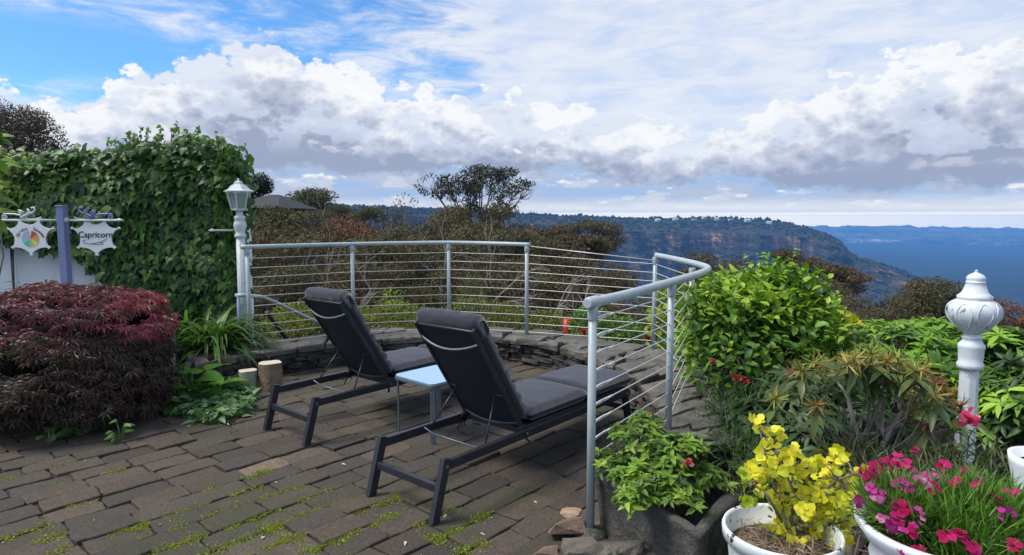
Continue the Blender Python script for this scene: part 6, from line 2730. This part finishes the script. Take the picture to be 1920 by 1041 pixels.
def bmesh_rock(rs, r, cuts, flat):
    """angular broken stone: hull of scattered points, edges roughened"""
    from mathutils import noise as mn
    bm = bmesh.new()
    for _ in range(cuts):
        q = rs.uniform(-1, 1, 3)
        q = q / max(abs(q)) * rs.uniform(.8, 1.0)
        q = q / np.linalg.norm(q) ** .55
        bm.verts.new(tuple(q))
    h = bmesh.ops.convex_hull(bm, input=bm.verts)
    bmesh.ops.delete(bm, geom=[e for e in h['geom_interior'] if isinstance(e, bmesh.types.BMVert)], context='VERTS')
    bmesh.ops.triangulate(bm, faces=bm.faces)
    bmesh.ops.subdivide_edges(bm, edges=bm.edges, cuts=3, use_grid_fill=True)
    o = Vector((r[0] * 90, r[1] * 70, 0))
    for v in bm.verts:
        v.co *= 1 + .07 * mn.noise(v.co * 2.3 + o) + .035 * mn.noise(v.co * 6 + o)
        v.co = Vector((v.co.x * r[0], v.co.y * r[1], v.co.z * r[2]))
    bm.verts.ensure_lookup_table()
    bm.verts.index_update()
    V = [tuple(v.co) for v in bm.verts]
    Fc = [tuple(x.index for x in f.verts) for f in bm.faces]
    bm.free()
    return V, Fc


def rocks():
    rows = [((1070, 962), .075, (.066, .05, .022), 'ochre_rock', 'flat orange stone lying on top by the post foot'), ((1062, 996), .03, (.11, .10, .06), 'brown_rock', 'angular red brown rock under the orange stone'),
            ((1100, 1030), .02, (.15, .12, .075), 'grey_rock', 'broad grey rock right of the red brown rock'), 
            ((1160, 1035), .04, (.15, .11, .10), 'grey_rock', 'dark lichen grey rock against the trough'), ((1022, 1040), .0, (.08, .07, .03), 'brown_rock', 'flat brown rock bedded at the paving edge'),
             ((1210, 1050), .02, (.12, .09, .07), 'grey_rock', 'dark rock under the middle of the trough'),
            ((1110, 985), .0, (.09, .08, .05), 'grey_rock', 'low grey rock behind the red brown rock')]
    for i, ((px, py), z, r, mt, lab) in enumerate(rows):
        c = gz(px, py, z)
        rock(lab, c, r, mt, 160 + i, flat=1)


rocks()


def pots():
    # left white pot with the yellow flowering plant
    c = pt(1466, 990, 2.30)
    zr = c[2]
    base = np.array([c[0], 2.30, -.04])
    hz = zr - base[2]
    t = thing('flower_pot', 'chipped white pot with straw mulch holding the yellow flowers', 'pot', base)
    m = MB()
    m.lathe([(.135, 0), (.165, hz * .35), (.192, hz - .07), (.196, hz - .05), (.212, hz - .045), (.214, hz - .010), (.210, hz), (.202, hz), (.197, hz - .010), (.188, hz - .10)], 44)
    m.build('body', 'white_pot', t)
    rs = rng(170)
    m = MB()
    m.lathe([(.005, hz - .055), (.10, hz - .06), (.182, hz - .075)], 28)
    so = m.build('soil', 'straw', t)
    P = np.stack([rs.normal(0, .085, 420), rs.normal(0, .085, 420), np.full(420, hz - .058)], 1)
    P = P[np.hypot(P[:, 0], P[:, 1]) < .165]
    k = len(P)
    D = sph(rs, k) * [1, 1, .18]
    mu = leaves('straw_mulch', NEEDLE, P + [0, 0, .006], D, sph(rs, k) * .3 + [0, 0, 1], rs.uniform(.04, .12, k), .005, palette(rs, k, [(.27, .20, .14), (.19, .14, .10), (.36, .29, .21), (.12, .085, .06)]), 'dry_leaf', t)
    kind(mu, 'stuff')
    # yellow plant
    b = base + [.0, 0, hz - .06]
    t2 = thing('yellow_flower_plant', 'branching plant covered in yellow bracts in the white pot', 'plant', b)
    Y = 2.35
    m = MB()

    def q(px, py, dy=0.0):
        return Vector(pt(px, py, Y + dy)) - Vector(b)
    main = [[(1475, 985), (1462, 935), (1440, 880), (1430, 830), (1425, 805)], [(1480, 990), (1492, 930), (1470, 880), (1455, 850)], [(1485, 990), (1515, 960), (1545, 930), (1590, 905)], [(1490, 985), (1530, 930), (1570, 900), (1600, 890)],
            [(1480, 990), (1500, 970), (1510, 1000), (1520, 1020)], [(1470, 985), (1440, 930), (1410, 905)], [(1500, 985), (1560, 985), (1590, 1010)]]
    for L_ in main:
        m.tube([q(x, y, rs.normal(0, .03)) for x, y in L_], [.0065 * (1 - .12 * i) for i in range(len(L_))], 6)
    spots = [(1427, 800), (1450, 808), (1428, 848), (1420, 868), (1440, 862), (1478, 845), (1488, 856), (1500, 848), (1412, 880), (1460, 880), (1425, 895), (1465, 905), (1535, 860), (1548, 868), (1565, 858), (1570, 875), (1600, 888), (1590, 900), (1510, 895), (1520, 880), (1535, 900),
             (1408, 915), (1393, 905), (1440, 920), (1480, 925), (1510, 925), (1530, 930), (1545, 915), (1500, 940), (1560, 930), (1490, 960), (1520, 955), (1545, 960), (1555, 980), (1515, 980), (1485, 980), (1465, 985), (1500, 1005), (1492, 1018), (1560, 1018), (1570, 1010), (1478, 1012), (1535, 975), (1465, 955), (1585, 925), (1475, 870), (1445, 835), (1400, 935), (1575, 950), (1590, 965), (1600, 940), (1570, 990), (1585, 1000), (1548, 1000), (1530, 1010), (1510, 985), (1540, 940), (1450, 945), (1430, 875), (1450, 890), (1485, 900), (1555, 890), (1580, 865), (1605, 915), (1520, 1030), (1545, 1025)]
    PP, DD, NN, LL, TT = [], [], [], [], []
    for i, (x, y) in enumerate(spots):
        cpos = np.array(q(x + rs.normal(0, 4), y + rs.normal(0, 4), rs.normal(0, .055)))
        near = min((np.array(q(*e)) for L_ in main for e in L_), key=lambda e: np.linalg.norm(e - cpos))
        m.tube([Vector(near), Vector((near + cpos) / 2) + Vector(rs.normal(0, .012, 3)), Vector(cpos)], [.0035, .003, .002], 5, caps=False)
        col = [(.80, .73, .05), (.86, .80, .09), (.74, .66, .04), (.64, .64, .06)]
        if x < 1412 and y > 895:
            col = [(.45, .52, .05), (.40, .50, .05)]
        PP, DD, NN, LL, TT = [], [], [], [], []
        for f in range(rs.randint(3, 6)):
            cc = cpos + rs.normal(0, .017, 3)
            ax = nrm(rs.normal(0, .5, 3) + [0, -.65, .45])
            P, D, N = whorl_points(rs, cc[None], ax[None], 4, .2, .35)
            PP.append(P)
            DD.append(D)
            NN.append(N)
            LL.append(rs.uniform(.017, .031, 4))
            TT.append(palette(rs, 4, col, var=.12))
        LL = np.concatenate(LL)
        leaves('flower_cluster', ROUND, np.concatenate(PP), np.concatenate(DD), np.concatenate(NN), LL, LL * 1.15, np.concatenate(TT), 'petal', t2)
    m.build('branches', 'twig', t2)
    k = 90
    P = np.array([q(rs.uniform(1420, 1590), rs.uniform(880, 1010), rs.normal(0, .05)) for _ in range(k)])
    leaves('leaves', OVATE, P, sph(rs, k), sph(rs, k) + [0, 0, .8], .03, .018, palette(rs, k, [(.25, .32, .05), (.4, .4, .05), (.12, .2, .04)]), 'leaf', t2)
    # bare twigs beside it
    b3 = gz(1600, 1000, .3)
    b3[2] = -.04
    t3 = thing('dry_twigs', 'tangle of dry bare twigs between the two white pots', 'twigs', b3)
    for k in range(40):
        m = MB()
        a = Vector(pt(rs.uniform(1560, 1640), rs.uniform(930, 1030), 2.55 + rs.normal(0, .12))) - Vector(b3)
        d = Vector(sph(rs, 1)[0] * [1, .5, .5]) * rs.uniform(.08, .2)
        if k < 34:
            m.tube([a, a + d * .5 + Vector(rs.normal(0, .015, 3)), a + d], [.0035, .003, .0015], 5)
        else:
            a = Vector(pt(1600, 1000, 2.55)) - Vector(b3)
            m.tube([(rs.normal(0, .03), rs.normal(0, .03), 0), a * .5, a + Vector(rs.normal(0, .06, 3))], [.006, .005, .003], 5)
        m.build('twig', 'twig', t3)
    # urn with dianthus
    c = pt(1768, 985, 1.98)
    zr = c[2]
    base = np.array([c[0], 1.98, -.04])
    hz = zr - base[2]
    t = thing('garden_urn', 'large white urn overflowing with pink and magenta flowers', 'urn', base)
    m = MB()
    m.lathe([(.16, 0), (.16, .03), (.10, .07), (.075, .14), (.085, .2), (.12, hz - .30), (.19, hz - .19), (.205, hz - .13), (.197, hz - .10), (.225, hz - .06), (.252, hz - .022), (.254, hz), (.236, hz), (.215, hz - .03), (.205, hz - .08)], 48)
    m.build('body', 'clean_pot', t)
    m = MB()
    m.lathe([(.005, hz - .03), (.21, hz - .045)], 28)
    m.build('soil', 'soil', t)
    b = base + [0, 0, hz - .04]
    t2 = thing('dianthus', 'grassy mound of pink and crimson dianthus in the white urn', 'dianthus', b)
    DB = [((0.03, 0, .03), (.24, .21, .13)), ((-.12, .06, .05), (.13, .14, .11)), ((.16, .02, .05), (.15, .2, .11)), ((.05, -.14, -.03), (.18, .12, .10))]
    n = 5000
    P, O = in_blobs(rs, DB, n, .25, -.35)
    D = nrm(O * [1, 1, .5] * .7 + sph(rs, n) * .45 + [0, 0, .45])
    ln = rs.uniform(.035, .09, n)
    leaves('foliage', NEEDLE, P, D, sph(rs, n) * .5 + [0, 0, 1], ln, .0052, palette(rs, n, [(.10, .22, .03), (.14, .29, .04), (.075, .16, .03), (.18, .33, .06)], var=.2), 'leaf', t2)
    fl = [(1645, 868, 0), (1655, 860, 0), (1680, 850, 0), (1715, 845, 0), (1690, 860, 0), (1668, 868, 0), (1640, 885, 0), (1655, 890, 0), (1628, 880, 0), (1630, 900, 0), (1675, 885, 0), (1690, 880, 0), (1700, 862, 0),
          (1710, 880, 1), (1735, 885, 1), (1745, 892, 1), (1722, 900, 1), (1700, 905, 1), (1680, 905, 1), (1655, 918, 1), (1630, 918, 1), (1712, 915, 1), (1735, 900, 2), (1755, 885, 2), (1770, 890, 2), (1680, 935, 1), (1700, 950, 0), (1715, 945, 1), (1725, 975, 1), (1738, 970, 2), (1672, 990, 1), (1685, 985, 1),
          (1712, 992, 0), (1660, 960, 2), (1690, 965, 0), (1780, 998, 0), (1800, 1003, 0), (1830, 1022, 0), (1898, 1015, 0), (1745, 1035, 0), (1702, 1028, 1), (1875, 955, 1), (1845, 895, 2), (1865, 930, 0), (1900, 915, 0), (1818, 880, 0), (1770, 868, 0), (1788, 902, 0), (1760, 915, 0), (1830, 905, 0), (1620, 945, 1), (1905, 960, 1), (1650, 935, 2)]
    cols = [[(.46, .012, .11), (.55, .02, .17), (.40, .01, .08)], [(.52, .04, .30), (.46, .03, .26), (.60, .08, .36)], [(.66, .20, .46), (.72, .30, .54), (.6, .14, .4)]]

    def on_mound(r, b, blobs, Y0, rs):
        o = np.array([0, 0, EYE]) - b
        best, near = None, (9, None)
        for c, rad in blobs:
            rad = np.array(rad) * 1.12 + .010
            oo, dd = (o - np.array(c)) / rad, r / rad
            A_, B_, C_ = dd @ dd, 2 * oo @ dd, oo @ oo - 1
            disc = B_ * B_ - 4 * A_ * C_
            if disc >= 0:
                s_ = (-B_ - math.sqrt(disc)) / (2 * A_)
                if best is None or s_ < best:
                    best = s_
            s0 = -B_ / (2 * A_)
            d0 = np.linalg.norm(oo + dd * s0)
            if d0 < near[0]:
                near = (d0, s0)
        s_ = best if best is not None else near[1]
        return o + r * s_ + rs.normal(0, .006, 3)
    m = MB()
    for i, (x, y, k) in enumerate(fl):
        r = ray(x, y)
        cpos = on_mound(r, b, DB, 1.98, rs)
        ax = nrm(rs.normal(0, .35, 3) + [0, -.55, .75])[None]
        npet = 5 if k != 2 else 7
        P, D, N = whorl_points(rs, cpos[None], ax, npet, .12, .12)
        Lp = rs.uniform(.016, .025) * (1.15 if k == 0 else 1)
        leaves('flower', ROUND, P, D, N, np.full(npet, Lp), np.full(npet, Lp * 1.15), palette(rs, npet, cols[k], var=.12), 'petal', t2)
        root = Vector((cpos[0] * .45, cpos[1] * .45, -.02))
        m.tube([root, Vector(cpos) * .75 + root * .25 + Vector((0, 0, .02)), Vector(cpos) - Vector(ax[0]) * .006], [.002, .0018, .0015], 4, caps=False)
    m.build('flower_stems', 'green_stem', t2)
    # third white planter, cut by the right edge
    c = pt(1966, 858, 2.3)
    base = np.array([c[0], 2.3, -.04])
    hz = c[2] - base[2]
    t = thing('pedestal_planter', 'tall white planter cut off by the right edge behind the urn', 'planter', base)
    m = MB()
    m.lathe([(.10, 0), (.10, .04), (.055, .09), (.05, hz * .55), (.075, hz - .26), (.10, hz - .12), (.118, hz - .03), (.122, hz), (.105, hz), (.098, hz - .04)], 32)
    m.build('body', 'clean_pot', t)
    m = MB()
    m.lathe([(.004, hz - .03), (.10, hz - .035)], 20)
    m.build('soil', 'soil', t)


pots()


def litter():
    rs = rng(190)
    spots = [(352, 800), (425, 795), (490, 1010), (735, 862), (838, 965), (300, 985), (520, 905), (160, 865), (640, 870), (900, 1000), (760, 1015), (1000, 940)]
    where = ['by the hosta bed edge', 'below the pale ground cover', 'on the mossy paving', 'beside the rear leg of the nearer lounger', 'in front of the nearer lounger', 'on the paving at lower left', 'on the paving below the left lounger', 'under the maple edge', 'near the raised pale paver', 'near the bottom of the paving', 'on the mossy joint at the bottom', 'near the railing post foot']
    for i, ((px, py), w) in enumerate(zip(spots, where)):
        c = gz(px, py, .006)
        o = leaves('fallen_leaf', OVATE, np.zeros((1, 3)), sph(rs, 1) * [1, 1, .1], np.array([[.1, -.1, 1.0]]), .035, .02, palette(rs, 1, [(.5, .45, .34), (.42, .36, .22), (.6, .58, .5)]), 'dry_leaf')
        o.location = tuple(map(float, c))
        tag(o, 'pale fallen leaf lying ' + w, 'leaf', 'fallen leaves on the paving')


litter()
